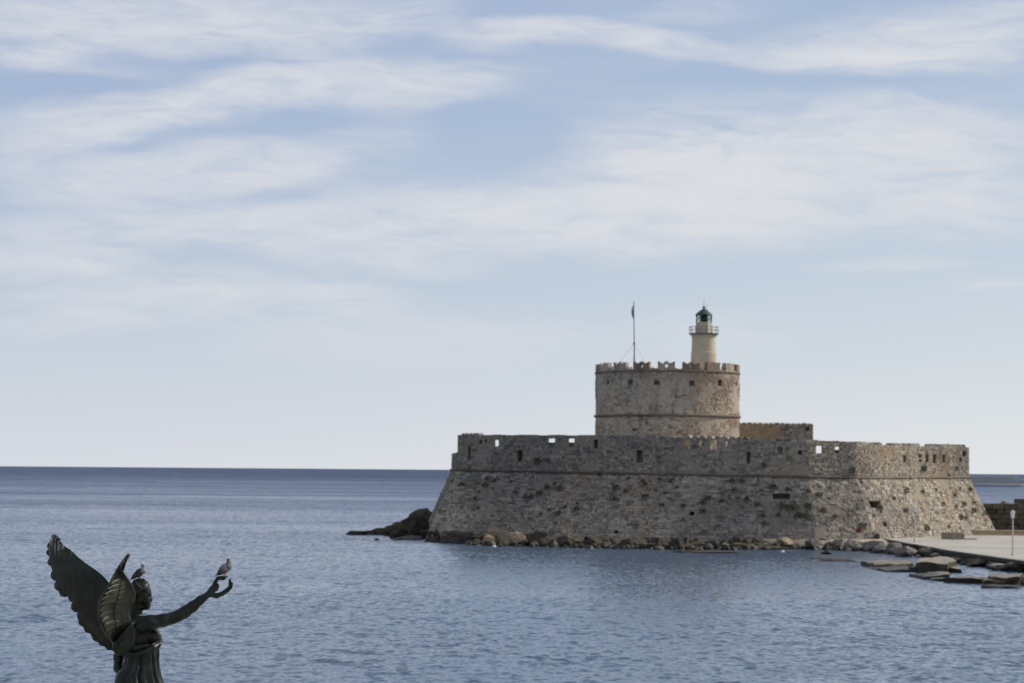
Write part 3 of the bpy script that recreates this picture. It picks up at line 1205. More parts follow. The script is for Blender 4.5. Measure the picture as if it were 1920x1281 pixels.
# pale trodden sand only by the quay, dark weedy rock along the sea front
sx_ = t.ss(t.sep(p)[0], 31, 41)
c = t.mix(t.m('MULTIPLY', sx_, .85), c, t.mix(n2, (.36, .295, .215), (.46, .385, .29)))
zz = t.m('ADD', t.sep(p)[2], t.m('MULTIPLY', t.m('SUBTRACT', n1, .5), .5))
c = t.mix(t.ss(zz, .1, .5, .9, 0), c, (.025, .022, .016))
t.put(c, b.inputs['Base Color'])
b.inputs['Roughness'].default_value = .95
bump(t, b, n2, .7, .15)
M_SHORE = m
WL = [(735, 1012), (790, 1015), (840, 1018), (900, 1023), (980, 1025), (1100, 1028), (1200, 1030), (1300, 1032), (1400, 1031), (1500, 1029), (1560, 1031), (1620, 1034), (1680, 1041), (1745, 1047)]
outer = [PZ(a, bb, 0) for a, bb in WL]


def foot_at(px):
    """foot of the wall under a pixel column"""
    i = seg_of(max(850, min(1813, px)))
    j = i + 1
    best = None
    for k in range(41):
        q = FT[i].lerp(FT[j], k / 40)
        d = (q - Vector((0, 0, EYE)))
        x = 960 + FPX * q.x / q.y
        if best is None or abs(x - px) < best[0]:
            best = (abs(x - px), q)
    return best[1]


def dens_poly(pts, n):
    out = []
    seglen = [(pts[k + 1] - pts[k]).length for k in range(len(pts) - 1)]
    tot = sum(seglen)
    for q in range(n):
        s = tot * q / (n - 1)
        k = 0
        while k < len(seglen) - 1 and s > seglen[k]:
            s -= seglen[k]; k += 1
        out.append(pts[k].lerp(pts[k + 1], min(1, s / seglen[k])))
    return out


inner = [FT[0] + Vector((-1.5, -1, 0)), FT[1] + Vector((1, 1, 0)), FT[2] + Vector((0, 1, 0)), FT[3] + Vector((0, 1, 0)), FT[4] + Vector((0, 1, 0)), FT[5] + Vector((-1, 1.5, 0)), FT[5] + Vector((4, 6, 0)), ]
NO, NI = 150, 12
oo, ii = dens_poly(outer, NO), dens_poly(inner, NO)
V, F = [], []
for k in range(NO):
    fx_ = k / (NO - 1)
    top = .85 + .12 * max(0, min(1, (fx_ - .55) / .2))
    for q in range(NI):
        f = q / (NI - 1)
        v = oo[k].lerp(ii[k], f)
        h = -.55 + (top + .55) * max(0, min(1, (f - .42) / .4)) ** 1.1
        h += noise.noise(Vector((v.x * .5, v.y * .5, 0))) * .35 * (1 - .6 * f)
        V.append((v.x, v.y, h))
for k in range(NO - 1):
    for q in range(NI - 1):
        a = k * NI + q
        F.append((a, a + NI, a + NI + 1, a + 1))
shore = mesh_obj('shore', V, F, M_SHORE, None, True)
kind(shore, 'structure')

# quay pavement
m, t, b = material('quay_concrete')
p = pos(t)
n1 = t.noise(p, .12, 5, .6); n2 = t.noise(p, 1.5, 6, .7)
c = t.mix(t.lin(n1, .3, .7), (.31, .29, .25), (.46, .425, .37))
c = t.mix(t.m('MULTIPLY', t.ss(t.noise(t.vm('MULTIPLY', p, (.35, 1, 1)), .3, 6, .65), .5, .7), .4), c, (.24, .22, .19))
c = t.mix(t.m('MULTIPLY', t.ss(n2, .52, .72), .35), c, (.22, .20, .175))
t.put(c, b.inputs['Base Color'])
b.inputs['Roughness'].default_value = .85
bump(t, b, n2, .3, .03)
M_QUAY = m
edge = [PZ(1655, 1010.5, QZ), PZ(1700, 1019, QZ), PZ(1780, 1033, QZ), PZ(1850, 1043, QZ), PZ(1925, 1053.5, QZ), Vector((60, 170, QZ))]
# inland outline
inl = [Vector((150, 170, QZ)), Vector((150, 336, QZ)), Vector((62, 336, QZ)), Vector((60, 322, QZ)), PZ(1600, 1006, QZ)]
ring = edge + inl
bm = bmesh.new()
topv = [bm.verts.new((v.x, v.y, QZ)) for v in ring]
botv = [bm.verts.new((v.x, v.y, QZ - .27)) for v in ring]
bm.faces.new(topv)
bm.faces.new(botv[::-1])
for k in range(len(ring)):
    j = (k + 1) % len(ring)
    bm.faces.new((topv[k], botv[k], botv[j], topv[j]))
q_ = bm_obj('quay_pavement', bm, M_QUAY)
q_.data.materials.append(M_ROCK_DARK)          # shade on the slab edge, painted as darker side faces
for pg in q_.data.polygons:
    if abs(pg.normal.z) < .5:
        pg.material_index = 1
kind(q_, 'structure')
# retaining wall under the slab, set back
bm = bmesh.new()
back = [v + Vector((.75, .9, 0)) for v in edge]
a_ = [bm.verts.new((v.x, v.y, QZ - .275)) for v in back]
b_ = [bm.verts.new((v.x, v.y, -1.2)) for v in back]
c_ = [bm.verts.new((v.x + 3, v.y + 3, QZ - .275)) for v in back]
for k in range(len(back) - 1):
    bm.faces.new((a_[k], b_[k], b_[k + 1], a_[k + 1]))
    bm.faces.new((a_[k + 1], c_[k + 1], c_[k], a_[k]))
q_ = bm_obj('quay_base', bm, M_ROCK_GREY)
kind(q_, 'structure')
# pale kerb stones along the quay edge
kk = dens_poly(edge[:5], 46)
kerb_p = empty('quay_edge', (kk[20].x, kk[20].y, QZ))
kind(kerb_p, 'structure')
for k in range(45):
    a, bq = kk[k], kk[k + 1]
    d = bq - a
    bm = bmesh.new()
    bm_box(bm, (0, 0, .0), (d.length - .03, .5, .10), None, .015)
    o = bm_obj('kerb_stone', bm, M_QUAY, kerb_p)
    o.location = (a + bq) / 2 + Vector((-d.y, d.x, 0)).normalized() * .32 - Vector(kerb_p.location) + Vector((0, 0, .012 + .05 - .045))
    o.rotation_euler = (0, 0, math.atan2(d.y, d.x))

# ------------------------------------------------------------------ rocks
ROCKN = [0]


def rock_mesh(seed, cuts=13, rough=.15, sub=3, boxy=0.0):
    r_ = random.Random(seed)
    bm = bmesh.new()
    bmesh.ops.create_icosphere(bm, subdivisions=sub, radius=1.0)
    pl = []
    for k in range(cuts):
        n = Vector((r_.gauss(0, 1), r_.gauss(0, 1), r_.gauss(0, .8))).normalized()
        pl.append((n, r_.uniform(.42, .82)))
    for v in bm.verts:
        for n, d in pl:
            e = v.co.dot(n) - d
            if e > 0:
                v.co -= n * e * .98
        q = noise.noise(v.co * 1.7 + Vector((seed * 3.1, 0, 0))) * rough * 1.6 + noise.noise(v.co * 4.3 + Vector((0, seed * 1.7, 0))) * rough
        v.co *= 1 + q
    me = bpy.data.meshes.new('boulder')
    bm.to_mesh(me); bm.free()
    me.polygons.foreach_set('use_smooth', [False] * len(me.polygons))
    return me


ROCKS = [rock_mesh(k + 1) for k in range(14)]
FLATS = [rock_mesh(k + 40, 16, .07) for k in range(5)]


def boulder(px, pyb, wpx, hpx, mat, label, group=None, z0=0.0, flat=False, depth=None, rz=None, name='boulder', seed=None):
    """px: centre, pyb: pixel row of its foot at height z0"""
    c = PZ(px, pyb, z0)
    s = c.y / FPX
    wd, ht = wpx * s, hpx * s
    dp = depth if depth else wd * rnd.uniform(.6, .95)
    src = (FLATS if flat else ROCKS)
    ROCKN[0] += 1
    me = src[(seed if seed is not None else ROCKN[0]) % len(src)].copy()
    me.materials.clear()
    me.materials.append(mat)
    me.transform(Matrix.Rotation(rnd.uniform(0, 6.28) if rz is None else rz, 4, 'Z'))
    co = np.zeros(len(me.vertices) * 3)
    me.vertices.foreach_get('co', co)
    co = co.reshape(-1, 3)
    mn, mx = co.min(0), co.max(0)
    low = .28                                    # part of the rock below its visible foot
    co = (co - (mn + mx) / 2) / (mx - mn)
    co[:, 2] += .5 - low
    co *= np.array([wd, dp, ht / (1 - low)])
    me.vertices.foreach_set('co', co.ravel())
    me.update()
    o = bpy.data.objects.new(name, me)
    COL.objects.link(o)
    o.location = (c.x, c.y + dp * .35, z0)
    tag(o, label, 'rock', group)
    return o


# headland at the left foot of the fort: (px, foot py, width, height)
for q in [
    (793, 1002, 62, 49, M_ROCK_DARK, 'largest black boulder leaning against the left corner of the fort'),
    (774, 1008, 62, 42, M_ROCK_DARK, 'round dark brown boulder in front of the largest black boulder'),
    (752, 1009, 46, 31, M_ROCK_DARK, 'dark pointed rock where the headland drops to the low spit'),
    (865, 1006, 92, 34, M_ROCK_TAN, 'long pale wedge-shaped rock at the left foot of the battered wall'),
    (938, 1018, 58, 33, M_ROCK_TAN, 'big rounded tan boulder just right of the long pale wedge rock'),
    (716, 1003, 42, 13, M_ROCK_DARK, 'black low rock in the middle of the left spit'),
    (690, 1003, 30, 9, M_ROCK_DARK, 'small black rock with a knob near the tip of the left spit'),
    (664, 1003, 36, 8, M_ROCK_DARK, 'leftmost flat black rock at the tip of the spit'),
    (733, 1004, 34, 20, M_ROCK_DARK, 'black jagged rock between the spit and the headland'),
    (707, 1013, 12, 4, M_ROCK_DARK, 'tiny black rock awash off the left spit'),
    (765, 1012, 56, 8, M_ROCK_DARK, 'long low black ledge at the waterline below the headland'),
    (812, 1010, 60, 20, M_ROCK_DARK, 'dark rock below the largest black boulder at the water'),
]:
    boulder(q[0], q[1], q[2], q[3], q[4], q[5])
# riprap along the sea front
FRONT, BACK = [], []
x = 832
while x < 1545:
    wd = rnd.choice((rnd.uniform(12, 24), rnd.uniform(18, 34), rnd.uniform(30, 58)))
    yb = np.interp(x, [a for a, _ in WL], [bq for _, bq in WL]) - rnd.uniform(0, 1.5)
    if x > 1370 and x < 1480:
        wd *= .7
    FRONT.append(boulder(x + wd / 2, yb, wd * 1.25, min(wd * .8, rnd.uniform(11, 25)) * (1.3 - .45 * min(1, (x - 830) / 500)), rnd.choice((M_ROCK_DARK, M_ROCK_DARK, M_ROCK_DARK, M_ROCK_DARK, M_ROCK_DARK, M_ROCK_TAN)), '', 'shore boulders below the sea front'))
    x += wd * rnd.uniform(.7, .95)
x = 905
while x < 1520:
    wd = rnd.choice((rnd.uniform(14, 28), rnd.uniform(26, 60)))
    yb = np.interp(x, [a for a, _ in WL], [bq for _, bq in WL]) - rnd.uniform(6, 9)
    BACK.append(boulder(x + wd / 2, yb, wd, min(wd * .6, rnd.uniform(9, 20)), rnd.choice((M_ROCK_TAN, M_ROCK_DARK, M_ROCK_DARK, M_ROCK_DARK)), '', 'back row of boulders below the sea front', z0=.3))
    x += wd * rnd.uniform(.9, 1.9)
ORD = ['leftmost', 'second', 'third', 'fourth', 'fifth', 'sixth', 'seventh', 'eighth', 'ninth', 'tenth', 'eleventh', 'twelfth', 'thirteenth', 'fourteenth', 'fifteenth', 'sixteenth', 'seventeenth', 'eighteenth', 'nineteenth', 'twentieth', 'twenty-first', 'twenty-second', 'twenty-third', 'twenty-fourth', 'twenty-fifth', 'twenty-sixth', 'twenty-seventh', 'twenty-eighth', 'twenty-ninth', 'thirtieth', 'thirty-first', 'thirty-second', 'thirty-third', 'thirty-fourth', 'thirty-fifth', 'thirty-sixth', 'thirty-seventh', 'thirty-eighth', 'thirty-ninth', 'fortieth', 'forty-first', 'forty-second', 'forty-third', 'forty-fourth', 'forty-fifth', 'forty-sixth', 'forty-seventh', 'forty-eighth']


def nth(k):
    return ORD[k] if k == 0 else ORD[k] + ' from left'


def tone(o):
    return {'dark_rock': 'dark', 'tan_rock': 'tan', 'grey_rock': 'grey'}[o.data.materials[0].name]


for k, o in enumerate(FRONT):
    o['label'] = '%s %s boulder of the front row at the water below the fort' % (nth(k), tone(o))
for k, o in enumerate(BACK):
    o['label'] = '%s %s boulder of the back row against the battered wall' % (nth(k), tone(o))
# loose rubble between the boulders: countless, one object
rb = []
for k in range(4):
    q = bmesh.new()
    bmesh.ops.create_icosphere(q, subdivisions=1, radius=1.0)
    rb.append(([v.co * rnd.uniform(.7, 1.15) for v in q.verts], [[v.index for v in f.verts] for f in q.faces]))
    q.free()
V, F, MI = [], [], []
for q in range(560):
    x = rnd.uniform(800, 1540) if q < 470 else rnd.uniform(1540, 1790)
    yb = np.interp(x, [a for a, _ in WL], [bq for _, bq in WL])
    h = rnd.random() ** 1.4
    zz_ = -.05 + .85 * h
    c = PZ(x, yb + 1 - 3 * h, 0)
    c.y += 5.5 * h + rnd.uniform(0, 1.2)
    c.x = (x - 960) / FPX * c.y
    c.z = zz_ * (1 if x < 1540 else .5)
    r_ = .1 + .55 * rnd.random() ** 2
    vv, ff = rnd.choice(rb)
    Rm = Matrix.Rotation(rnd.uniform(0, 6.3), 3, Vector((rnd.gauss(0, 1), rnd.gauss(0, 1), rnd.gauss(0, 1))))
    i0 = len(V)
    V += [c + (Rm @ v) * r_ * Vector((1, 1, .75)).length / 1.6 for v in vv]
    F += [[i0 + k for k in f] for f in ff]
    MI += [rnd.choice((0, 0, 0, 0, 0, 0, 1, 2))] * len(ff)
o = mesh_obj('shore_rubble', V, F, M_ROCK_DARK)
o.data.materials.append(M_ROCK_TAN); o.data.materials.append(M_ROCK_GREY)
o.data.polygons.foreach_set('material_index', MI)
tag(o, 'loose stone rubble strewn between the boulders below the fort', 'rubble')
kind(o, 'stuff')
# boulders between the sand and the quay
for q in [
    (1530, 1031, 40, 24, M_ROCK_GREY, 'rounded brown boulder at the left end of the sandy strip'),
    (1549, 1039.5, 22, 7, M_ROCK_DARK, 'small black rock standing in the water off the sandy strip'),
    (1549, 1034, 8, 16, M_ROCK_DARK, 'upright dark stump on the small black rock in the water'),
    (1575, 1031, 32, 22, M_ROCK_GREY, 'dark grey boulder with a pointed top beside the sandy strip'),
    (1606, 1033, 50, 22, M_ROCK_GREY, 'grey slanted boulder below the round red sign'),
    (1558, 1030, 24, 15, M_ROCK_GREY, 'small grey boulder between two larger ones beside the sand'),
    (1638, 1034, 42, 20, M_ROCK_GREY, 'broad grey boulder right of the round red sign'),
    (1661, 1038, 44, 20, M_ROCK_GREY, 'flat-topped grey boulder at the start of the quay edge'),
    (1684, 1040, 42, 22, M_ROCK_GREY, 'pale grey tilted boulder under the start of the quay edge'),
    (1702, 1044.5, 44, 20, M_ROCK_GREY, 'big dark grey boulder in the water below the far lamp post'),
    (1717, 1040, 26, 20, M_ROCK_DARK, 'black round boulder behind the big dark grey one below the quay'),
    (1742, 1045, 40, 20, M_ROCK_GREY, 'dark split boulder right of the big one below the quay'),
    (1770, 1042, 22, 10, M_ROCK_GREY, 'small square boulder tucked under the quay slab'),
    (1760, 1049, 30, 12, M_ROCK_TAN, 'pale rubble boulder behind the large concrete block'),
]:
    boulder(q[0], q[1], q[2], q[3], q[4], q[5])
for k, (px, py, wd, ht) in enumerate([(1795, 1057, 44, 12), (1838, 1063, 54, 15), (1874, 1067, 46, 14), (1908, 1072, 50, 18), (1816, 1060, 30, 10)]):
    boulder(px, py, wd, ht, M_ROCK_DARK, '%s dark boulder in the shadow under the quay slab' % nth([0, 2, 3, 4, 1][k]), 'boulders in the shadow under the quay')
boulder(1886, 1070, 66, 13, M_ROCK_GREY, 'grey wedge-shaped rock in the water below the near lamp post', flat=True)
boulder(1914, 1070, 34, 16, M_ROCK_TAN, 'brown rock at the right edge behind the grey wedge-shaped rock')
# low reefs awash
for q in [
    (1328, 1037.5, 140, 4.5, 'long tan ledge barely above the water before the sea front'),
    (1430, 1030.5, 110, 6, 'pale flat ledge at the water in front of the battered wall'),
    (1572, 1053, 76, 6, 'low tan reef awash left of the concrete slabs'),
    (1545, 1049, 44, 3.2, 'small dark reef awash at the left end of the low tan reef'),
]:
    boulder(q[0], q[1], q[2], q[3], M_ROCK_TAN, q[4], flat=True, depth=3.2, rz=0, name='rock_ledge', z0=-.02)


# ------------------------------------------------------------------ broken concrete slabs in the water
def slab(name, pts, th, label, z=None, mat=M_SLAB):
    """pts: pixel corners of the top face (with height); th thickness in metres"""
    top = [PZ(px, py, zz * .82) for px, py, zz in pts]
    th = th * .7
    c = sum(top, Vector()) / len(top)
    c.z = 0
    bm = bmesh.new()
    tv = [bm.verts.new(v - c) for v in top]
    bv = [bm.verts.new(v - c + Vector((rnd.uniform(-.1, .1), rnd.uniform(-.1, .1), -th))) for v in top]
    bm.faces.new(tv); bm.faces.new(bv[::-1])
    n = len(tv)
    for k in range(n):
        bm.faces.new((tv[k], bv[k], bv[(k + 1) % n], tv[(k + 1) % n]))
    bmesh.ops.recalc_face_normals(bm, faces=bm.faces[:])
    bmesh.ops.subdivide_edges(bm, edges=bm.edges[:], cuts=5, use_grid_fill=True)
    bmesh.ops.triangulate(bm, faces=[f for f in bm.faces if len(f.verts) > 4])
    for v in bm.verts:
        w_ = v.co + c
        v.co += Vector((noise.noise(w_ * 1.1), noise.noise(w_ * 1.1 + Vector((9, 0, 0))), noise.noise(w_ * .9 + Vector((0, 9, 0))) * .8)) * .22
    o = bm_obj(name, bm, mat)
    o.data.materials.append(M_ROCK_DARK)               # steep faces in the darker rock colour
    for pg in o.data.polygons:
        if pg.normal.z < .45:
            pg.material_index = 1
    o.location = c
    tag(o, label, 'slab')
    return o


slab('concrete_slab', [(1614, 1053, .45), (1640, 1058, .42), (1712, 1056, .4), (1700, 1050.5, .5)], .5, 'leftmost long flat concrete slab lying in the water by the quay')
slab('concrete_slab', [(1625, 1063, .12), (1660, 1069.5, .18), (1734, 1070, .2), (1722, 1063, .15)], .4, 'thin wet slab awash in front of the leftmost concrete slab')
slab('concrete_block', [(1718, 1055, 1.05), (1778, 1056.5, 1.05), (1794, 1050, 1.1), (1772, 1043, 1.15), (1724, 1048, 1.1)], 1.3, 'large thick broken concrete block behind the other slabs')
slab('concrete_slab', [(1702, 1064, .4), (1800, 1066.5, .45), (1790, 1059, .6), (1730, 1058, .55)], .6, 'wide slab leaning at the foot of the large concrete block')
slab('concrete_slab', [(1704, 1076, .25), (1732, 1081, .3), (1780, 1077.5, .6), (1776, 1072, .6)], .5, 'dark tilted slab in the middle of the water, undercut at its right end')
slab('concrete_slab', [(1768, 1083.5, .45), (1850, 1085.5, .5), (1852, 1080, .6), (1795, 1080, .55)], .6, 'long dark-faced slab left of the stepped block at the right edge')
slab('concrete_slab', [(1742, 1086.5, .12), (1772, 1086.5, .2), (1790, 1082.5, .25), (1766, 1082.5, .15)], .3, 'thin sunken slab tip at the left end of the dark-faced slab')
slab('concrete_block', [(1855, 1083, .85), (1913, 1081, .95), (1918, 1075, 1.0), (1856, 1078.5, .95)], .5, 'upper step of the stepped concrete block at the right edge')
slab('concrete_block', [(1843, 1090, .55), (1912, 1089, .5), (1913, 1081.5, .55), (1846, 1083.5, .6)], .9, 'lower step of the stepped concrete block at the right edge')
slab('concrete_slab', [(1840, 1098.5, .18), (1908, 1100.5, .16), (1916, 1092, .2), (1846, 1092, .22)], .4, 'nearest thin flat slab in the water at the lower right')
slab('concrete_block', [(1911, 1084, .7), (1935, 1084, .7), (1935, 1077, .75), (1914, 1078, .75)], 1.0, 'dark concrete block cut off by the right edge beside the stepped block', mat=M_ROCK_DARK)

# ------------------------------------------------------------------ white floats off the shore
for k, (px, py, lab) in enumerate([(926.5, 1026, 'white float on the water before the left boulders'), (1280.5, 1036, 'white float beside the long tan ledge'), (1467, 1036, 'white float off the middle of the boulder row')]):
    c = PZ(px, py, 0)
    o = empty('mooring_float', c)
    tag(o, lab, 'float', 'white floats along the shore')
    bm = bmesh.new()
    bm_lathe(bm, [(.02, -.1), (.16, -.08), (.22, .02), (.22, .1), (.15, .2), (.04, .24)], 14)
    bm_obj('float_body', bm, M_WHITE, o, True)
    bm = bmesh.new()
    bm_tube(bm, [(.05 * math.cos(a), 0, .27 + .05 * math.sin(a)) for a in [2 * math.pi * q / 10 for q in range(11)]], .014, 6)
    bm_obj('eye_ring', bm, M_IRON, o)

# ------------------------------------------------------------------ things on the quay
M_TAN = plain('tan_kerb_plaster', (.44, .345, .225), .9, 0, .12, 1.2)
M_BROWNSTONE = plain('brown_bench_stone', (.25, .205, .16), .9, 0, .2, 2)
# long low wall behind the road
a = PZ(1764, 1002, QZ); bq = PZ(1925, 1001.5, QZ)
bq = Vector((84, 306, QZ))
a = PZ(1764, 1003, QZ)
d = bq - a
lw = empty('low_wall', (a + bq) / 2, math.atan2(d.y, d.x))
tag(lw, 'long low tan plastered wall behind the quay road', 'wall')
L = d.length
bm = bmesh.new(); bm_box(bm, (0, 0, .28), (L, .7, .56)); bm_obj('wall_face', bm, M_TAN, lw)
bm = bmesh.new(); bm_box(bm, (0, -.05, .60), (L + .1, .95, .08), None, .02); bm_obj('coping', bm, M_TAN, lw)
bm = bmesh.new(); bm_box(bm, (0, -.55, .06), (L + .1, .45, .12), None, .02); bm_obj('plinth', bm, M_TAN, lw)
# bench block
a = PZ(1768, 1011, QZ); bq = PZ(1809, 1011.8, QZ)
wd = (bq - a).length
bn = empty('stone_bench', ((a + bq) / 2) + Vector((0, .6, 0)), -.10)
tag(bn, 'brown stone bench block standing on the quay below the fort', 'bench')
bm = bmesh.new(); bm_box(bm, (0, 0, .36), (wd, 1.1, .72), None, .03)
for v in bm.verts:
    v.co.z *= 1 - .11 * (v.co.x / wd + .5)
bm_obj('block', bm, M_BROWNSTONE, bn)
bm = bmesh.new(); bm_box(bm, (0, .02, .76), (wd + .12, 1.2, .07), None, .02)
for v in bm.verts:
    v.co.z -= .085 * (v.co.x / wd + .5)
bm_obj('seat_slab', bm, M_BROWNSTONE, bn)
bm = bmesh.new(); bm_box(bm, (wd / 2 + .72, -.3, .06), (1.4, .8, .12), None, .02); bm_obj('step', bm, M_BROWNSTONE, bn)
c = PZ(1787, 1012.5, QZ)
o = empty('white_bollard', c)
tag(o, 'small pale bollard in front of the stone bench', 'bollard')
bm = bmesh.new(); bm_lathe(bm, [(.13, 0), (.10, .06), (.09, .36), (.14, .40), (.13, .48), (.05, .52)], 12); bm_obj('post', bm, M_SLAB, o, True)
bm = bmesh.new(); bm_lathe(bm, [(.2, 0), (.2, .04)], 12); bm_obj('base_plate', bm, M_IRON, o)


M_POST = plain('grey_post_paint', (.52, .495, .455), .45, .2, .06, 3)
m, t, b = material('frosted_lamp_glass')
b.inputs['Base Color'].default_value = (.85, .87, .88, 1)
b.inputs['Roughness'].default_value = .25
b.inputs['Subsurface Weight'].default_value = .2
M_FROST = m


def lamp_post(px, pyb, pyt, label):
    c = PZ(px, pyb, QZ)
    H = (pyb - pyt) * c.y / FPX
    o = empty('lamp_post', c)
    tag(o, label, 'lamp post', 'lamp posts along the quay')
    bm = bmesh.new()
    bm_lathe(bm, [(.19, 0), (.19, .08), (.13, .16), (.11, .4), (.085, .5), (.068, H - .95), (.07, H - .92)], 14)
    bm_obj('pole', bm, M_POST, o, True)
    bm = bmesh.new()
    bm_lathe(bm, [(.07, H - .93), (.16, H - .86), (.17, H - .80), (.12, H - .78)], 14)
    bm_obj('collar', bm, M_IRON, o)
    bm = bmesh.new()
    bm_lathe(bm, [(.15, H - .79), (.245, H - .20), (.22, H - .14)], 6, rot=.3)
    g = bm_obj('lantern_glass', bm, M_FROST, o)
    bm = bmesh.new()
    for k in range(6):
        a = .3 + k * math.pi / 3
        bm_tube(bm, [(.152 * math.cos(a), .152 * math.sin(a), H - .79), (.247 * math.cos(a), .247 * math.sin(a), H - .20)], .012, 5)
    bm_obj('lantern_frame', bm, M_POST, o)
    bm = bmesh.new()
    bm_lathe(bm, [(.26, H - .19), (.25, H - .15), (.12, H - .05), (.03, H)], 6, rot=.3)
    bm_obj('lantern_cap', bm, M_POST, o)
    return o


lamp_post(1899, 1041.5, 957, 'nearer lamp post on the quay, white lantern against the dark wall')
lamp_post(1715.5, 1016.5, 948, 'farther slim lamp post at the quay edge, in front of the fort')
c = PZ(1807.8, 1003, QZ)
o = empty('thin_post', c)
tag(o, 'thin grey post behind the stone bench', 'post')
bm = bmesh.new(); bm_tube(bm, [(0, 0, 0), (0, 0, 2.55)], .04, 8); bm_obj('pole', bm, M_IRON, o)
bm = bmesh.new(); bm_box(bm, (0, 0, 2.5), (.16, .12, .34), None, .02); bm_obj('signal_box', bm, M_IRON, o)
c = PZ(1655, 1011, QZ)
o = empty('thin_post', c)
tag(o, 'thin pale post left of the farther lamp post', 'post')
bm = bmesh.new(); bm_tube(bm, [(0, 0, 0), (0, 0, 1.7)], .035, 8); bm_obj('pole', bm, M_POST, o)
bm = bmesh.new(); bm_lathe(bm, [(.035, 1.7), (.06, 1.72), (.05, 1.8), (.01, 1.83)], 10); bm_obj('cap', bm, M_POST, o)
# round red sign
M_RED = plain('red_sign_paint', (.22, .014, .04), .45, 0, .05, 3)
c = PZ(1610, 1017, QZ)
o = empty('round_sign', c)
tag(o, 'round dark red sign on a pale post below the fort', 'sign')
bm = bmesh.new(); bm_tube(bm, [(0, .03, 0), (0, .03, 1.55)], .035, 8); bm_obj('post', bm, M_POST, o)
bm = bmesh.new()
bm_lathe(bm, [(.30, -.012), (.31, 0), (.30, .012)], 24)
bmesh.ops.rotate(bm, cent=(0, 0, 0), matrix=Matrix.Rotation(math.pi / 2, 3, 'X'), verts=bm.verts[:])
bmesh.ops.translate(bm, vec=(0, -.03, 1.32), verts=bm.verts[:])
bm_obj('disc', bm, M_RED, o)
bm = bmesh.new(); bm_box(bm, (0, -.02, .82), (.30, .02, .30), None, .005); bm_obj('plate', bm, M_WHITE, o)
# dark barrel
c = PZ(1646, 1010.5, QZ)
o = empty('litter_bin', c)
tag(o, 'small dark bin at the foot of the battered wall', 'bin')
M_BIN = plain('dark_bin', (.055, .058, .05), .6, 0, .2, 5)
bm = bmesh.new(); bm_lathe(bm, [(.2, 0), (.25, .08), (.27, .45), (.25, .5)], 16); bm_obj('body', bm, M_BIN, o, True)
bm = bmesh.new(); bm_lathe(bm, [(.29, .5), (.29, .55), (.2, .6), (.05, .62)], 16); bm_obj('lid', bm, M_BIN, o)

# dark sea wall at the right: coursed blocks
SWY = 334.0
a = P(1846, 990, SWY); bq = P(1990, 990, SWY)
sw = empty('old_sea_wall', (a.x, SWY, 1.0))
tag(sw, 'dark old stone sea wall beyond the right end of the fort', 'wall')
L = 22.0
cols = []
bm = bmesh.new(); bm_box(bm, (L / 2, .95, 1.3), (L, 1.5, 3.4)); bm_obj('wall_core', bm, M_DARKWALL, sw)
ci = 0
for z, r in rows(4.3, .52, .78):
    if r < .4:
        continue
    s = rnd.uniform(-.4, 0)
    while s < L:
        wd = rnd.uniform(.7, 1.9)
        if z > 3.0 and s < 3.3:
            s += wd
            continue
        if z > 3.0 and noise.noise(Vector((s * .45, z * .3, 4.2))) > .02:
            s += wd
            continue
        me = STONE_MESH[ci % 5].copy()
        me.materials.clear(); me.materials.append(M_DARKWALL)
        ci += 1
        o = bpy.data.objects.new('stone', me)
        COL.objects.link(o); o.parent = sw
        th = .6 + rnd.uniform(0, .28)
        Mx = Matrix((Vector((wd - .05, 0, 0)), Vector((0, 0, r - .04)), Vector((0, -th, 0)))).transposed().to_4x4()
        Mx.translation = (s + wd / 2, .45 - th / 2, z + r / 2)
        o.matrix_local = Mx
        s += wd
boulder(1858, 949, 24, 12, M_ROCK_GREY, 'jagged grey stone heap on the left end of the dark sea wall', z0=P(1858, 949, SWY + 1).z - .15, depth=1.6, seed=3).location.y = SWY + 1.0

# far breakwater
m = plain('breakwater_concrete', (.26, .272, .30), .9, 0, .08, .05)  # bluish grey also carries the distance haze, painted into the concrete
m2 = plain('breakwater_pale_base', (.52, .49, .47), .9, 0, .12, .1)
BY = 8.75 * FPX / 24.0
bw = empty('breakwater', (P(1860, 905, BY).x, BY, 0))
tag(bw, 'distant grey harbour breakwater on the horizon at the right', 'breakwater')
bl = bw.location.x
ppm = BY / FPX


def bwbox(name, x0, x1, z0, z1, y0, y1, mat):
    bm = bmesh.new()
    bm_box(bm, ((x0 + x1) / 2 - bl, (y0 + y1) / 2, (z0 + z1) / 2), (x1 - x0, y1 - y0, z1 - z0), None, .15)
    return bm_obj(name, bm, mat, bw)


X = lambda px: P(px, 905, BY).x
ZB = lambda py: P(1865, py, BY).z
bwbox('parapet_wall', X(1560), X(1905.5), 1, ZB(893.2), 6, 14, m)
bwbox('parapet_wall', X(1905.7), X(2150), 1, ZB(898.5), 6.5, 13, m)
bwbox('apron', X(1560), X(2150), .8, ZB(906.5), -4, 5.9, m2)
bwbox('footing', X(1560), X(1909), -2, ZB(911), -5.5, -4.1, M_BIN)
for k in range(10):
    o = bwbox('armour_block', X(1910 + k * 9), X(1917 + k * 9), -1, ZB(909 - (k % 3)), -7 - k % 2, -4.2, m2)

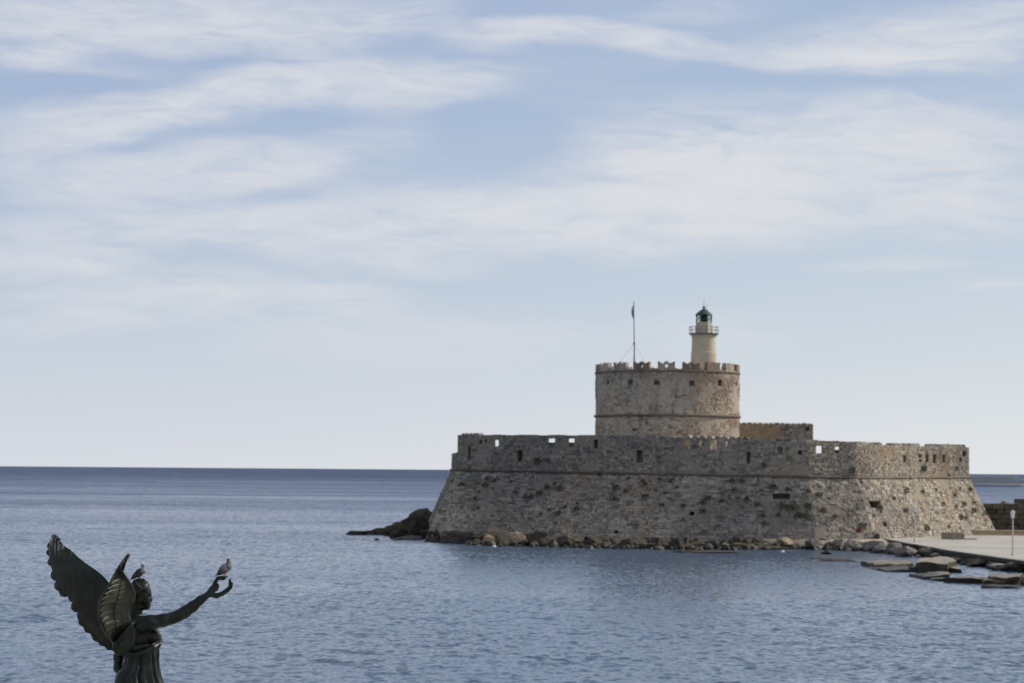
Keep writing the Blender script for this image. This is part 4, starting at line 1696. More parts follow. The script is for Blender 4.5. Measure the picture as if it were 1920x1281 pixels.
# ------------------------------------------------------------------ caper tufts rooted in the walls
m, t, b = material('tuft_leaf')
orn = t.n('ShaderNodeObjectInfo').outputs['Random']
p = t.n('ShaderNodeTexCoord').outputs['Object']
c = t.mix(orn, (.030, .050, .018), (.075, .10, .035))
c = t.mix(t.lin(t.noise(p, 9, 2), .35, .65), c, (.05, .065, .03))
t.put(c, b.inputs['Base Color'])
b.inputs['Roughness'].default_value = .7
M_LEAF = m
M_TWIG = plain('twig', (.09, .065, .04), .9)
TUFT, TWIG = [], []
for k in range(5):
    V, F = [], []
    for q in range(95):
        th = rnd.uniform(0, 2 * math.pi)
        ph = math.acos(rnd.uniform(-.15, 1))
        rr = rnd.uniform(.35, 1) ** .6
        lob = 1 + .35 * math.sin(3 * th + k) * math.sin(ph)
        c = Vector((math.sin(ph) * math.cos(th) * 1.0, math.sin(ph) * math.sin(th) * .8, math.cos(ph) * .8)) * rr * lob * .5
        ax = Vector((rnd.gauss(0, 1), rnd.gauss(0, 1), rnd.gauss(0, 1))).normalized()
        bx_ = ax.orthogonal().normalized()
        cx_ = ax.cross(bx_)
        s = rnd.uniform(.06, .12)
        i0 = len(V)
        V += [c - bx_ * s, c + cx_ * s * .5, c + bx_ * s, c - cx_ * s * .5]
        F.append((i0, i0 + 1, i0 + 2, i0 + 3))
    me = bpy.data.meshes.new('foliage')
    me.from_pydata([tuple(v) for v in V], [], F)
    me.materials.append(M_LEAF)
    TUFT.append(me)
    bm = bmesh.new()
    for q in range(4):
        a = rnd.uniform(0, 6.28)
        bm_tube(bm, [(0, 0, -.12), (.1 * math.cos(a), .1 * math.sin(a), .12), (.25 * math.cos(a), .22 * math.sin(a), .3)], [.02, .014, .006], 5)
    me = bpy.data.meshes.new('stem')
    bm.to_mesh(me); bm.free()
    me.materials.append(M_TWIG)
    TWIG.append(me)
dg = bpy.context.evaluated_depsgraph_get()
dg.update()


def bvh_of(o, base):
    mw = Matrix.Translation(base)
    return BVHTree.FromPolygons([mw @ v.co for v in o.data.vertices], [tuple(p_.vertices) for p_ in o.data.polygons])


BV = [bvh_of(talus, FC)] + [bvh_of(q, FC) for q in PARA[:6]]


def cast(px, py):
    d = ray(px, py).normalized()
    best = None
    for bv in BV:
        h = bv.ray_cast(Vector((0, 0, EYE)), d)
        if h[0] is not None and (best is None or h[3] < best[3]):
            best = h
    return best


C3 = [(140, 540), (225, 575), (450, 520), (430, 580), (515, 540), (635, 505), (665, 550), (375, 640), (340, 700), (990, 600), (1055, 570), (1100, 610), (800, 675), (850, 685), (710, 640), (920, 655), (1265, 745), (1090, 835), (1010, 800), (930, 840), (370, 785), (1250, 800), (1150, 775), (900, 360), (1005, 355), (1460, 480), (1720, 515), (1610, 605), (1690, 640), (1600, 705), (1870, 570)]
C4 = [(120, 540), (270, 530), (380, 545), (240, 625), (325, 650), (430, 600), (485, 765), (660, 740), (710, 700), (830, 720), (660, 815), (560, 830), (485, 890), (915, 545), (1015, 550), (935, 630), (980, 700), (1055, 710), (1145, 760), (1200, 630), (1435, 620), (1290, 600), (1215, 925), (1195, 850), (1520, 855), (1585, 855), (1800, 605), (1610, 635), (1710, 670), (1340, 850), (1850, 865), (1745, 810), (1210, 405), (300, 760), (140, 680)]
C5 = [(285, 420), (960, 405), (1280, 400), (1200, 465), (830, 495), (370, 530), (800, 610), (1310, 585), (1405, 600), (1480, 630), (1255, 655), (680, 685), (1150, 740), (1275, 765), (1345, 740), (1440, 725), (1440, 800), (1540, 825), (790, 800), (485, 850), (1315, 870), (1360, 870), (1200, 955), (990, 970), (1085, 600), (955, 620)]
TU = [(a / 4.8 + 820, bq / 4.8 + 790, 1.0, None) for a, bq in C3] + [(a / 4.8 + 1180, bq / 4.8 + 790, 1.0, None) for a, bq in C4] + [(a / 5.053 + 1540, bq / 5.053 + 800, 1.0, None) for a, bq in C5]
TU += [(1467, 951, 1.9, 'larger green bush below the long dark gun port'), (1486, 952, 1.5, 'round bush right of the larger one below the long dark gun port'),
       (1515.5, 950, 1.5, 'upright bush right of the long dark gun port'), (1648, 955, 1.3, 'bush on the sill of the square gun port'),
       (1617, 989, 1.7, 'bright green bush on the wall beside the round red sign')]
REG = {}
for px, py, sc_, lab in TU:
    h = cast(px, py)
    if h is None:
        continue
    loc, nn = h[0], h[1]
    if nn.dot(ray(px, py)) > 0:
        nn = -nn
    k = rnd.randrange(5)
    o = empty('caper_bush', loc + nn * .04)
    s = sc_ * (.62 + .65 * rnd.random() ** 1.5)
    up = (nn * .8 + Vector((0, 0, .6))).normalized()
    o.rotation_euler = up.to_track_quat('Z', 'Y').to_euler()
    o.scale = (s, s, s)
    for nm, me in (('foliage', TUFT[k]), ('stem', TWIG[k])):
        ch = bpy.data.objects.new(nm, me)
        COL.objects.link(ch)
        ch.parent = o
    if lab:
        tag(o, lab, 'bush')
    else:
        REG.setdefault((px // 60, loc.z > 8.9), []).append((px, o))
LAND = {14: 'at the left corner of the fort', 15: 'near the left end of the fort', 16: 'a little left of the two sky-lit loopholes', 17: 'below the two sky-lit loopholes', 18: 'below the left edge of the round tower',
        19: 'below the flagpole', 20: 'below the middle of the round tower', 21: 'below the lighthouse', 22: 'below the right edge of the round tower', 23: 'below the low rust-brown block', 24: 'around the long dark gun port',
        25: 'right of the long dark gun port', 26: 'where the sunlit right end begins', 27: 'around the square gun port', 28: 'above the farther lamp post', 29: 'above the stone bench', 30: 'at the far right corner of the fort'}
for (cell, upper), lst in REG.items():
    lst.sort(key=lambda q: q[0])
    wl = 'upper wall' if upper else 'sloping wall'
    for k, (q, o) in enumerate(lst):
        if len(lst) == 1:
            lab = 'lone small green tuft in the %s %s' % (wl, LAND[int(cell)])
        else:
            lab = '%s green tuft, %s %s' % (nth(k), wl, LAND[int(cell)])
        tag(o, lab, 'bush', 'small tufts growing in the fort walls')
# grass strips at the wall foot
V, F = [], []
for (x0, x1, yy) in ((1575, 1597, 1004.5), (1612, 1628, 1006), (1555, 1570, 1006)):
    for q in range(420):
        c = PZ(rnd.uniform(x0, x1), yy + rnd.uniform(-1.2, .8), QZ + .05)
        hgt = rnd.uniform(.12, .4)
        a = rnd.uniform(0, 6.28)
        e = Vector((math.cos(a), math.sin(a), 0)) * .025
        tip = c + Vector((rnd.uniform(-.1, .1), rnd.uniform(-.1, .1), hgt))
        i0 = len(V)
        V += [c - e, c + e, tip]
        F.append((i0, i0 + 1, i0 + 2))
g = mesh_obj('grass', V, F, M_LEAF)
tag(g, 'green grass along the foot of the battered wall', 'grass')
kind(g, 'stuff')

# ------------------------------------------------------------------ bronze statue
# statue space: crop units (804 per metre); x right, y down, d away from the viewer
SU = 804.0
SY = 24.0
HC = P(60 + 885 / 4.2556, 980 + 590 / 4.2556, SY)          # middle of the head
YAW = -math.atan2(HC.x, HC.y)
FEET = 2230.0                                              # y of the feet in statue space


def L3(x, y, d):                                           # statue space -> local metres above the feet
    return Vector(((x - 885) / SU, d / SU, (FEET - y) / SU))


ST_BASE = Vector((HC.x, HC.y, HC.z - (FEET - 590) / SU))
statue = empty('winged_statue', ST_BASE, YAW)
tag(statue, 'dark bronze statue of a winged woman holding out one arm, pigeons on it', 'statue')


def bronze(name, green=.5, streak=.5, drop=0.0, base=(.016, .021, .015)):
    m, t, b = material(name)
    p = t.n('ShaderNodeTexCoord').outputs['Object']
    n1 = t.noise(p, 5.0, 6, .65)
    n2 = t.noise(t.vm('MULTIPLY', p, (38, 38, 2.6)), 1.0, 4, .6)
    n3 = t.noise(p, 26.0, 5, .7)
    c = t.mix(t.lin(n1, .35, .65), (.0045, .0065, .0055), base)
    c = t.mix(t.m('MULTIPLY', t.ss(n1, .48, .66), green), c, (.016, .042, .035))
    c = t.mix(t.m('MULTIPLY', t.ss(n2, .60, .74), streak), c, (.085, .09, .078))
    c = t.mix(t.m('MULTIPLY', t.ss(n3, .58, .72), .4), c, (.008, .009, .007))
    if drop:
        z = t.sep(p)[2]
        k = t.m('MULTIPLY', t.ss(z, drop, drop + .22), t.ss(t.m('ADD', n2, t.m('MULTIPLY', n3, .5)), .76, .90))
        c = t.mix(k, c, (.36, .35, .34))
    t.put(c, b.inputs['Base Color'])
    b.inputs['Metallic'].default_value = .25
    b.inputs['Specular IOR Level'].default_value = .30
    t.put(t.lin(n3, .3, .7, .28, .46), b.inputs['Roughness'])
    bump(t, b, t.m('ADD', n1, t.m('MULTIPLY', n3, .35)), .35, .012)
    return m


M_BRONZE = bronze('bronze', .5, .35)
M_BRONZE_WING = bronze('bronze_wing', .25, .5, (FEET - 330) / SU)
M_BRONZE_SUNLIT = bronze('bronze_wing_sunlit', .2, .5, (FEET - 420) / SU, (.070, .072, .052))  # paler base colour paints in the sun on the near wing's front


class Field:
    def __init__(s, x0, x1, y0, y1, d0, d1, h):
        s.h = h
        s.o = (x0, y0, d0)
        s.X, s.Y, s.D = np.meshgrid(np.arange(x0, x1, h, dtype=np.float32), np.arange(y0, y1, h, dtype=np.float32), np.arange(d0, d1, h, dtype=np.float32), indexing='ij')
        s.f = np.full(s.X.shape, 1e3, np.float32)

    def window(s, lo, hi):
        sl = []
        for k in range(3):
            n = s.f.shape[k]
            a = int(max(0, (lo[k] - s.o[k]) // s.h))
            b = int(min(n, (hi[k] - s.o[k]) // s.h + 2))
            sl.append(slice(a, max(a + 1, b)))
        return tuple(sl)

    def join(s, sl, g, k):
        f = s.f[sl]
        h = np.clip(.5 + .5 * (f - g) / k, 0, 1)
        s.f[sl] = f * (1 - h) + g * h - k * h * (1 - h)

    def carve(s, sl, g, k):
        f = s.f[sl]
        h = np.clip(.5 - .5 * (f + g) / k, 0, 1)
        s.f[sl] = f * (1 - h) - g * h + k * h * (1 - h)

    def ell(s, c, r, k=20, rot=0.0, cut=False, yaw=0.0):
        """ellipsoid; rot turns it in the picture plane, yaw about the vertical"""
        m = max(r) + 3 * k + 2 * s.h
        sl = s.window([q - m for q in c], [q + m for q in c])
        x, y, d = s.X[sl] - c[0], s.Y[sl] - c[1], s.D[sl] - c[2]
        if rot:
            ca, sa = math.cos(rot), math.sin(rot)
            x, y = x * ca + y * sa, -x * sa + y * ca
        if yaw:
            ca, sa = math.cos(yaw), math.sin(yaw)
            x, d = x * ca + d * sa, -x * sa + d * ca
        q = np.sqrt((x / r[0]) ** 2 + (y / r[1]) ** 2 + (d / r[2]) ** 2) + 1e-6
        q2 = np.sqrt((x / r[0] ** 2) ** 2 + (y / r[1] ** 2) ** 2 + (d / r[2] ** 2) ** 2) + 1e-9
        g = q * (q - 1) / q2
        (s.carve if cut else s.join)(sl, g, k)

    def cone(s, a, b, ra, rb, k=15, cut=False):
        m = max(ra, rb) + 3 * k + 2 * s.h
        sl = s.window([min(p, q) - m for p, q in zip(a, b)], [max(p, q) + m for p, q in zip(a, b)])
        ab = [q - p for p, q in zip(a, b)]
        L2 = sum(q * q for q in ab) + 1e-6
        x, y, d = s.X[sl] - a[0], s.Y[sl] - a[1], s.D[sl] - a[2]
        t = np.clip((x * ab[0] + y * ab[1] + d * ab[2]) / L2, 0, 1)
        g = np.sqrt((x - ab[0] * t) ** 2 + (y - ab[1] * t) ** 2 + (d - ab[2] * t) ** 2) - (ra + (rb - ra) * t)
        (s.carve if cut else s.join)(sl, g, k)

    def chain(s, pts, rads, k=15):
        for i in range(len(pts) - 1):
            s.cone(pts[i], pts[i + 1], rads[i], rads[i + 1], k)

    def mesh(s):
        """naive surface nets"""
        f = s.f
        n = f.shape
        ins = f < 0
        acc = np.zeros((n[0] - 1, n[1] - 1, n[2] - 1, 3), np.float32)
        cnt = np.zeros((n[0] - 1, n[1] - 1, n[2] - 1), np.float32)
        corners = [(i, j, k) for i in (0, 1) for j in (0, 1) for k in (0, 1)]

        def sub(c):
            return tuple(slice(q, n[a] - 1 + q) for a, q in enumerate(c))
        for c in corners:
            for ax in range(3):
                if c[ax]:
                    continue
                e = list(c); e[ax] = 1
                fa, fb = f[sub(c)], f[sub(e)]
                cr = (fa < 0) != (fb < 0)
                t = np.where(cr, fa / (fa - fb + 1e-12), 0)
                for q in range(3):
                    acc[..., q] += np.where(cr, (c[q] + (t if q == ax else 0)), 0)
                cnt += cr
        has = cnt > 0
        idx = np.full(has.shape, -1, np.int64)
        idx[has] = np.arange(has.sum())
        w_ = np.argwhere(has)
        v = (acc[has] / cnt[has][:, None] + w_) * s.h + np.array(s.o, np.float32)
        faces = []
        for ax in range(3):
            b, c = [(1, 2), (2, 0), (0, 1)][ax]
            sl0 = [slice(None)] * 3; sl1 = [slice(None)] * 3
            sl0[ax] = slice(0, n[ax] - 1); sl1[ax] = slice(1, n[ax])
            cr = ins[tuple(sl0)] != ins[tuple(sl1)]
            w2 = np.argwhere(cr)
            ok = (w2[:, b] > 0) & (w2[:, c] > 0) & (w2[:, b] < n[b] - 1) & (w2[:, c] < n[c] - 1)
            w2 = w2[ok]
            flip = ins[tuple(sl0)][tuple(w2.T)]

            def at(db, dc):
                q = w2.copy(); q[:, b] -= db; q[:, c] -= dc
                return idx[tuple(q.T)]
            quad = np.stack([at(1, 1), at(0, 1), at(0, 0), at(1, 0)], 1)
            quad[~flip] = quad[~flip][:, ::-1]
            faces.append(quad)
        return v, np.concatenate(faces)

    def obj(s, name, mat, parent, loc=None, relax=2):
        v, f = s.mesh()
        loc3 = np.stack([(v[:, 0] - 885) / SU, v[:, 2] / SU, (FEET - v[:, 1]) / SU], 1)
        if loc is not None:
            loc3 -= np.array(loc)
        me = bpy.data.meshes.new(name)
        me.from_pydata(loc3.tolist(), [], f[:, ::-1].tolist())
        me.update()
        bm = bmesh.new(); bm.from_mesh(me)
        for _ in range(relax):
            bmesh.ops.smooth_vert(bm, verts=bm.verts[:], factor=.5, use_axis_x=True, use_axis_y=True, use_axis_z=True)
        bmesh.ops.recalc_face_normals(bm, faces=bm.faces[:])
        bm.to_mesh(me); bm.free()
        return link(name, me, mat, parent, True)


# ---- body: head, neck, torso, both arms, hand: one surface
B = Field(600, 1620, 420, 1300, -260, 260, 6.0)
# torso
B.ell((845, 905, 0), (135, 150, 165), 20, yaw=-.35)
B.ell((870, 820, 0), (95, 75, 190), 40)
B.ell((860, 1040, 0), (125, 110, 140), 40)
B.cone((822, 775, 0), (840, 665, 0), 60, 46, 14)           # neck
B.ell((962, 892, -75), (60, 58, 58), 18, rot=.5)           # breasts
B.ell((965, 895, 85), (58, 62, 62), 22, rot=.5)
B.ell((775, 900, -95), (85, 120, 60), 35, rot=-.3)          # shoulder blade
# head
B.ell((868, 565, 0), (82, 100, 72), 18)
B.ell((895, 610, 0), (56, 80, 56), 20)
B.ell((912, 665, 0), (34, 30, 38), 18)                      # chin
B.ell((924, 676, 0), (18, 15, 20), 10)
B.cone((850, 675, -34), (908, 676, -20), 18, 16, 14)        # jaw
B.cone((850, 675, 34), (908, 676, 20), 18, 16, 14)
B.ell((925, 560, 0), (20, 50, 44), 14)                      # forehead
B.cone((937, 575, 0), (955, 618, 0), 8, 11, 8)              # nose
B.ell((950, 622, 0), (12, 8, 14), 6)
B.ell((941, 645, 0), (9, 6, 19), 4)                         # lips
B.ell((939, 658, 0), (9, 7, 17), 4)
B.ell((936, 651, 0), (12, 2.2, 22), 3, cut=True)
for sd_ in (-1, 1):
    B.ell((936, 584, sd_ * 28), (11, 10, 17), 9, cut=True)    # eye sockets
    B.ell((921, 586, sd_ * 25), (13, 10, 15), 4)
    B.cone((936, 570, sd_ * 12), (926, 569, sd_ * 42), 7, 6, 6)
    B.ell((915, 625, sd_ * 34), (24, 28, 20), 14)            # cheeks
    B.ell((858, 615, sd_ * 66), (16, 28, 10), 6)             # ears
# near arm, held out
B.chain([(878, 800, -150), (950, 786, -165), (1050, 768, -150), (1120, 752, -135), (1165, 735, -128), (1215, 706, -122), (1275, 664, -112), (1335, 614, -100), (1385, 578, -92)],
        [66, 58, 50, 45, 43, 46, 42, 33, 27], 22)
# palm
B.ell((1420, 545, -90), (44, 30, 34), 16, rot=-.75)
B.ell((1436, 520, -90), (30, 26, 32), 14)
# index finger pointing up
B.chain([(1438, 505, -112), (1452, 470, -112), (1470, 440, -108), (1500, 432, -102)], [17, 15, 14, 13], 7)
B.chain([(1482, 440, -106), (1515, 440, -100), (1545, 418, -96)], [15, 16, 12], 6)
# three folded fingers
B.chain([(1446, 515, -104), (1470, 492, -100), (1476, 500, -92)], [13, 12, 9], 5)
B.chain([(1444, 530, -88), (1472, 512, -84), (1474, 524, -78)], [13, 11, 9], 5)
B.chain([(1440, 545, -72), (1466, 530, -68), (1468, 541, -62)], [12, 10, 8], 5)
# long thumb sweeping out and up
B.chain([(1425, 572, -108), (1465, 578, -112), (1510, 560, -112), (1548, 533, -110), (1572, 508, -108), (1574, 480, -108), (1568, 456, -108)], [20, 21, 18, 18, 16, 18, 13], 8)
B.ell((1572, 512, -108), (16, 16, 15), 5)
# far arm, bent to the hip
B.chain([(790, 830, 165), (735, 960, 190), (702, 1080, 175), (700, 1165, 150), (740, 1225, 100), (800, 1255, 40)], [60, 48, 40, 36, 32, 30], 20)
B.obj('body', M_BRONZE, statue)

# ---- hair
Hh_ = Field(740, 990, 420, 760, -120, 120, 5.0)
Hh_.ell((850, 545, 0), (84, 86, 82), 14)
Hh_.ell((880, 512, 0), (60, 45, 68), 12)
Hh_.ell((838, 475, 0), (26, 24, 24), 8)
Hh_.ell((790, 600, 0), (45, 50, 48), 18)
for k in range(6):                                           # waved locks drawn back from the brow
    a = -.9 + k * .36
    for sd_ in (-1, 1):
        pts = []
        for q in range(7):
            f = q / 6
            pts.append((922 - 112 * f - 10 * k * f, 512 + 58 * f - 10 * math.sin(f * 9 + k) + 14 * (k - 3) * f, sd_ * (14 + k * 9 + 34 * math.sin(f * 2.4))))
        Hh_.chain(pts, [11, 13, 14, 14, 13, 12, 10], 4)
Hh_.chain([(928, 512, -10), (916, 486, -10), (890, 462, -8), (850, 458, -5), (815, 470, 0)], [10, 14, 15, 14, 12], 6)
Hh_.chain([(922, 545, -50), (900, 540, -68), (870, 525, -82), (840, 500, -80), (822, 470, -60)], [8, 11, 12, 12, 10], 4)
Hh_.cone((780, 640, 0), (770, 690, 0), 34, 18, 14)
Hh_.obj('hair', M_BRONZE, statue, relax=1)

# ---- slipped mantle rolled round the waist
D_ = Field(600, 1100, 820, 1160, -270, 270, 6.0)
D_.ell((830, 985, 0), (150, 70, 178), 30, rot=-.18)
roll = [(1020, 915, 40), (1028, 938, -30), (1018, 962, -90), (975, 985, -140), (910, 1008, -175), (845, 1032, -190), (780, 1034, -180), (725, 1005, -150), (690, 965, -105), (676, 930, -50), (690, 930, 60), (760, 980, 170), (900, 990, 190), (990, 950, 140), (1026, 905, 40)]
D_.chain(roll, [17] * len(roll), 12)
for k, (dy, dr) in enumerate(((20, 8), (-13, 6))):
    D_.chain([(x, y + dy + 8 * math.sin(i * 1.3 + k * 1.7), d * (1.04 - .02 * k)) for i, (x, y, d) in enumerate(roll)], [dr] * len(roll), 4)
D_.ell((765, 1012, -170), (22, 13, 16), 8)
D_.obj('mantle', M_BRONZE, statue)

# ---- long robe with folds, down to the feet
NS, NT_ = 132, 110
V, F = [], []
ky = [985, 1040, 1085, 1150, 1200, 1240, 1281, 1400, 1700, 2000, 2215]
kl = [735, 748, 752, 735, 690, 680, 678, 690, 690, 660, 640]
kr = [1016, 1014, 1012, 1016, 1024, 1036, 1050, 1080, 1090, 1110, 1140]
for q in range(NT_):
    y = 985 + (2215 - 985) * (q / (NT_ - 1)) ** 1.3
    xl, xr = np.interp(y, ky, kl), np.interp(y, ky, kr)
    cx, rx = (xl + xr) / 2, (xr - xl) / 2
    rd = np.interp(y, [985, 1100, 1281, 2215], [150, 140, 175, 230])
    gr = np.interp(y, [985, 1050, 1300], [.25, .7, 1.0])
    for k in range(NS):
        a = 2 * math.pi * k / NS
        ph = 12 * a + 2.2 * noise.noise(Vector((math.cos(a) * 2.1, math.sin(a) * 2.1, y * .0016))) + (y - 985) * .0042 * math.sin(a * 2 + .6) * 3 + 1.3 * math.sin(a * 3)
        fold = (abs(math.sin(ph * .5)) ** .55 - .62) * .36 + .08 * math.sin(7 * a - y * .01)
        fold *= .45 + 1.1 * (.5 + .5 * noise.noise(Vector((math.cos(a) * 1.6, math.sin(a) * 1.6, y * .004))))
        s = 1 + gr * fold
        edge_k = 1 - .55 * abs(math.cos(a)) ** 6                 # keep the outline
        s = 1 + (s - 1) * edge_k
        V.append(L3(cx + rx * s * math.cos(a), y, rd * s * math.sin(a)))
for q in range(NT_ - 1):
    for k in range(NS):
        F.append((q * NS + k, q * NS + (k + 1) % NS, (q + 1) * NS + (k + 1) % NS, (q + 1) * NS + k))
F.append(tuple(range(NS)))
F.append(tuple((NT_ - 1) * NS + k for k in range(NS))[::-1])
mesh_obj('robe', V, F, M_BRONZE, statue, True)


# ---- wings
def plate(name, fn, nu, nv, th, mat, parent, smooth=True):
    """solid sheet from fn(u, v) -> statue-space point, thickness th along -d gradient"""
    g = [[Vector(fn(i / (nu - 1), j / (nv - 1))) for j in range(nv)] for i in range(nu)]
    V, F = [], []
    nn = [[None] * nv for _ in range(nu)]
    for i in range(nu):
        for j in range(nv):
            a = g[min(i + 1, nu - 1)][j] - g[max(i - 1, 0)][j]
            b = g[i][min(j + 1, nv - 1)] - g[i][max(j - 1, 0)]
            n = a.cross(b)
            n = n.normalized() if n.length > 1e-6 else Vector((0, 0, -1))
            if n.z > 0:
                n = -n                              # towards the viewer (d is the third component)
            nn[i][j] = n
    for side in (0, 1):
        for i in range(nu):
            for j in range(nv):
                w_ = g[i][j] - nn[i][j] * th * side
                V.append(L3(w_.x, w_.y, w_.z))
    N = nu * nv
    for i in range(nu - 1):
        for j in range(nv - 1):
            a = i * nv + j
            F.append((a, a + nv, a + nv + 1, a + 1))
            F.append((N + a, N + a + 1, N + a + nv + 1, N + a + nv))
    rim = [i * nv for i in range(nu)] + [(nu - 1) * nv + j for j in range(1, nv)] + [i * nv + nv - 1 for i in range(nu - 2, -1, -1)] + [j for j in range(nv - 2, 0, -1)]
    for k in range(len(rim)):
        a, b = rim[k], rim[(k + 1) % len(rim)]
        F.append((a, b, N + b, N + a))
    o = mesh_obj(name, V, F, mat, parent, smooth)
    bm = bmesh.new(); bm.from_mesh(o.data)
    bmesh.ops.recalc_face_normals(bm, faces=bm.faces[:])
    bm.to_mesh(o.data); bm.free()
    return o


def pl(pts, f):
    """point on a polyline by fraction of its length"""
    ls = [math.dist(pts[k], pts[k + 1]) for k in range(len(pts) - 1)]
    s = f * sum(ls)
    for k, l in enumerate(ls):
        if s <= l or k == len(ls) - 1:
            q = min(1, s / l)
            return tuple(a + (b - a) * q for a, b in zip(pts[k], pts[k + 1]))
        s -= l


# far wing: its back is turned to us
LEAD = [(182, 128), (212, 165), (240, 198), (300, 236), (360, 290), (420, 335), (500, 385), (560, 430), (612, 484), (650, 560), (680, 680), (700, 800)]
TRAIL = [(140, 135), (112, 215), (118, 340), (160, 480), (225, 590), (310, 665), (372, 790), (440, 880), (500, 945), (580, 1005), (660, 1030), (730, 1010)]


def far_d(x, y):
    f = max(0, min(1, (720 - x) / 620))
    return 120 + 430 * f - 60 * math.sin(math.pi * f) + .10 * (y - 700) * (1 - f)


def far_fn(u, v):
    a = pl(LEAD, u); b = pl(TRAIL, u)
    f = v * .93
    x = a[0] + (b[0] - a[0]) * f; y = a[1] + (b[1] - a[1]) * f
    return (x, y, far_d(x, y) - 30 - 22 * math.sin(math.pi * v) * (.3 + .7 * u) + 14 * (1 - v) + 22 * v ** 3)


fw = plate('wing', far_fn, 40, 16, 16, M_BRONZE_WING, statue)
fw['label'] = 'far wing seen from behind, dark and streaked'
TIPS = [(178, 122, .0), (148, 124, .0), (112, 200, .03), (106, 262, .06), (118, 345, .10), (148, 455, .17), (182, 545, .23), (232, 602, .29), (302, 637, .36), (322, 705, .42), (372, 775, .48), (384, 822, .53), (436, 882, .60), (482, 908, .66), (500, 945, .72), (556, 986, .78), (614, 1020, .85), (664, 1032, .93)]
for k, (tx, ty, u) in enumerate(TIPS):
    pa, pb = TIPS[max(0, k - 1)], TIPS[min(len(TIPS) - 1, k + 1)]
    tg = (pb[0] - pa[0], pb[1] - pa[1])
    tl = math.hypot(*tg)
    root = (tx + tg[1] / tl * (70 if k < 3 else 150), ty - tg[0] / tl * (70 if k < 3 else 150))
    ax = (tx - root[0], ty - root[1])
    ln = math.hypot(*ax)
    ax = (ax[0] / ln, ax[1] / ln)
    nx = (-ax[1], ax[0])
    hw = 46 if k > 4 else 20 + 4 * k
    ln *= 1.04

    def ff(a, b, root=root, ax=ax, nx=nx, ln=ln, hw=hw, k=k):
        wdt = hw * (1 if a < .70 else math.sqrt(max(.01, 1 - ((a - .70) / .30) ** 2)))
        x = root[0] + ax[0] * ln * a + nx[0] * wdt * (b * 2 - 1)
        y = root[1] + ax[1] * ln * a + nx[1] * wdt * (b * 2 - 1)
        d = far_d(x, y) - 6 + 5 * abs(b * 2 - 1) + 5 * (b * 2 - 1)
        return (x, y, d)
    plate('feather', ff, 14, 7, 9, M_BRONZE_WING, fw)

# near wing: its hollow front is turned to us
NL = [(772, 243), (735, 285), (700, 340), (660, 410), (620, 490), (575, 560), (550, 620), (545, 680), (555, 750), (580, 830), (620, 900), (664, 944)]
NR = [(780, 248), (752, 300), (726, 385), (760, 430), (800, 490), (824, 560), (820, 615), (790, 665), (778, 720), (800, 790), (760, 850), (690, 925)]


def near_pt(u, t):
    a = pl(NL, u); b = pl(NR, u)
    x = a[0] + (b[0] - a[0]) * t; y = a[1] + (b[1] - a[1]) * t
    wdt = math.hypot(b[0] - a[0], b[1] - a[1])
    d = -170 - 190 * (1 - u) ** 1.2 - .75 * wdt * (1 - t) ** 1.5 - .12 * wdt * t ** 4 + 40 * u
    return Vector((x, y, d))


nw = plate('wing', lambda u, v: near_pt(u, v), 44, 18, 15, M_BRONZE_SUNLIT, statue)
nw['label'] = 'near wing with its hollow front showing rows of short feathers'


def near_feather(u0, t0, u1, t1, hw, lift, name='feather'):
    def ff(a, b):
        s = b * 2 - 1
        wdt = hw * (1 if a < .72 else math.sqrt(max(.03, 1 - ((a - .72) / .28) ** 2)))
        u = u0 + (u1 - u0) * a + s * wdt
        t = t0 + (t1 - t0) * a
        p = near_pt(min(1, max(0, u)), min(1, max(0, t)))
        h = lift * (.35 + .65 * a) * (1 - .75 * s * s) + 2
        return (p.x + h * .45, p.y, p.z - h * .9)
    plate(name, ff, 9, 7, 6, M_BRONZE_SUNLIT, nw)


for k in range(12):                                        # outer row
    u = .33 + k * .055
    near_feather(u - .022, .50, u + .008 + .003 * k, .02, .034, 10)
for k in range(10):                                        # inner row
    u = .35 + k * .050
    near_feather(u - .022, .72, u + .006, .46, .031, 12)
for k in range(6):                                         # long tip feathers
    near_feather(.33 - k * .01, .12 + .15 * k, .03 + .02 * k, .15 + .14 * k, .012, 8)
# shoulder web joining the wing to the back
Wb = Field(600, 920, 740, 1120, -320, 60, 7.0)
Wb.ell((745, 950, -165), (82, 105, 50), 20, rot=.75)
Wb.ell((790, 880, -150), (55, 95, 60), 30, rot=.5)
Wb.cone((690, 935, -225), (800, 800, -200), 16, 22, 20)
Wb.cone((700, 960, 60), (760, 870, 20), 40, 60, 25)
Wb.obj('wing_root', M_BRONZE, statue)

# ---- column below the statue, standing on the harbour quay
CTOP = ST_BASE.z
M_COLSTONE = plain('column_limestone', (.38, .345, .29), .85, 0, .12, 2)
col_e = empty('statue_column', (ST_BASE.x, ST_BASE.y, 1.2), YAW)
tag(col_e, 'pale limestone column carrying the winged bronze statue', 'column')
hh = CTOP - 1.2
bm = bmesh.new(); bm_lathe(bm, [(.42, .7), (.40, .75), (.36, hh - .35), (.38, hh - .3)], 28); bm_obj('shaft', bm, M_COLSTONE, col_e, True)
bm = bmesh.new(); bm_lathe(bm, [(.38, hh - .31), (.46, hh - .2), (.47, hh - .12)], 28); bm_box(bm, (.0, 0, hh - .06), (1.0, 1.0, .12)); bm_obj('capital', bm, M_COLSTONE, col_e)
bm = bmesh.new(); bm_box(bm, (0, 0, .3), (1.5, 1.5, .6), None, .03); bm_box(bm, (0, 0, .65), (1.1, 1.1, .12), None, .02); bm_obj('pedestal', bm, M_COLSTONE, col_e)
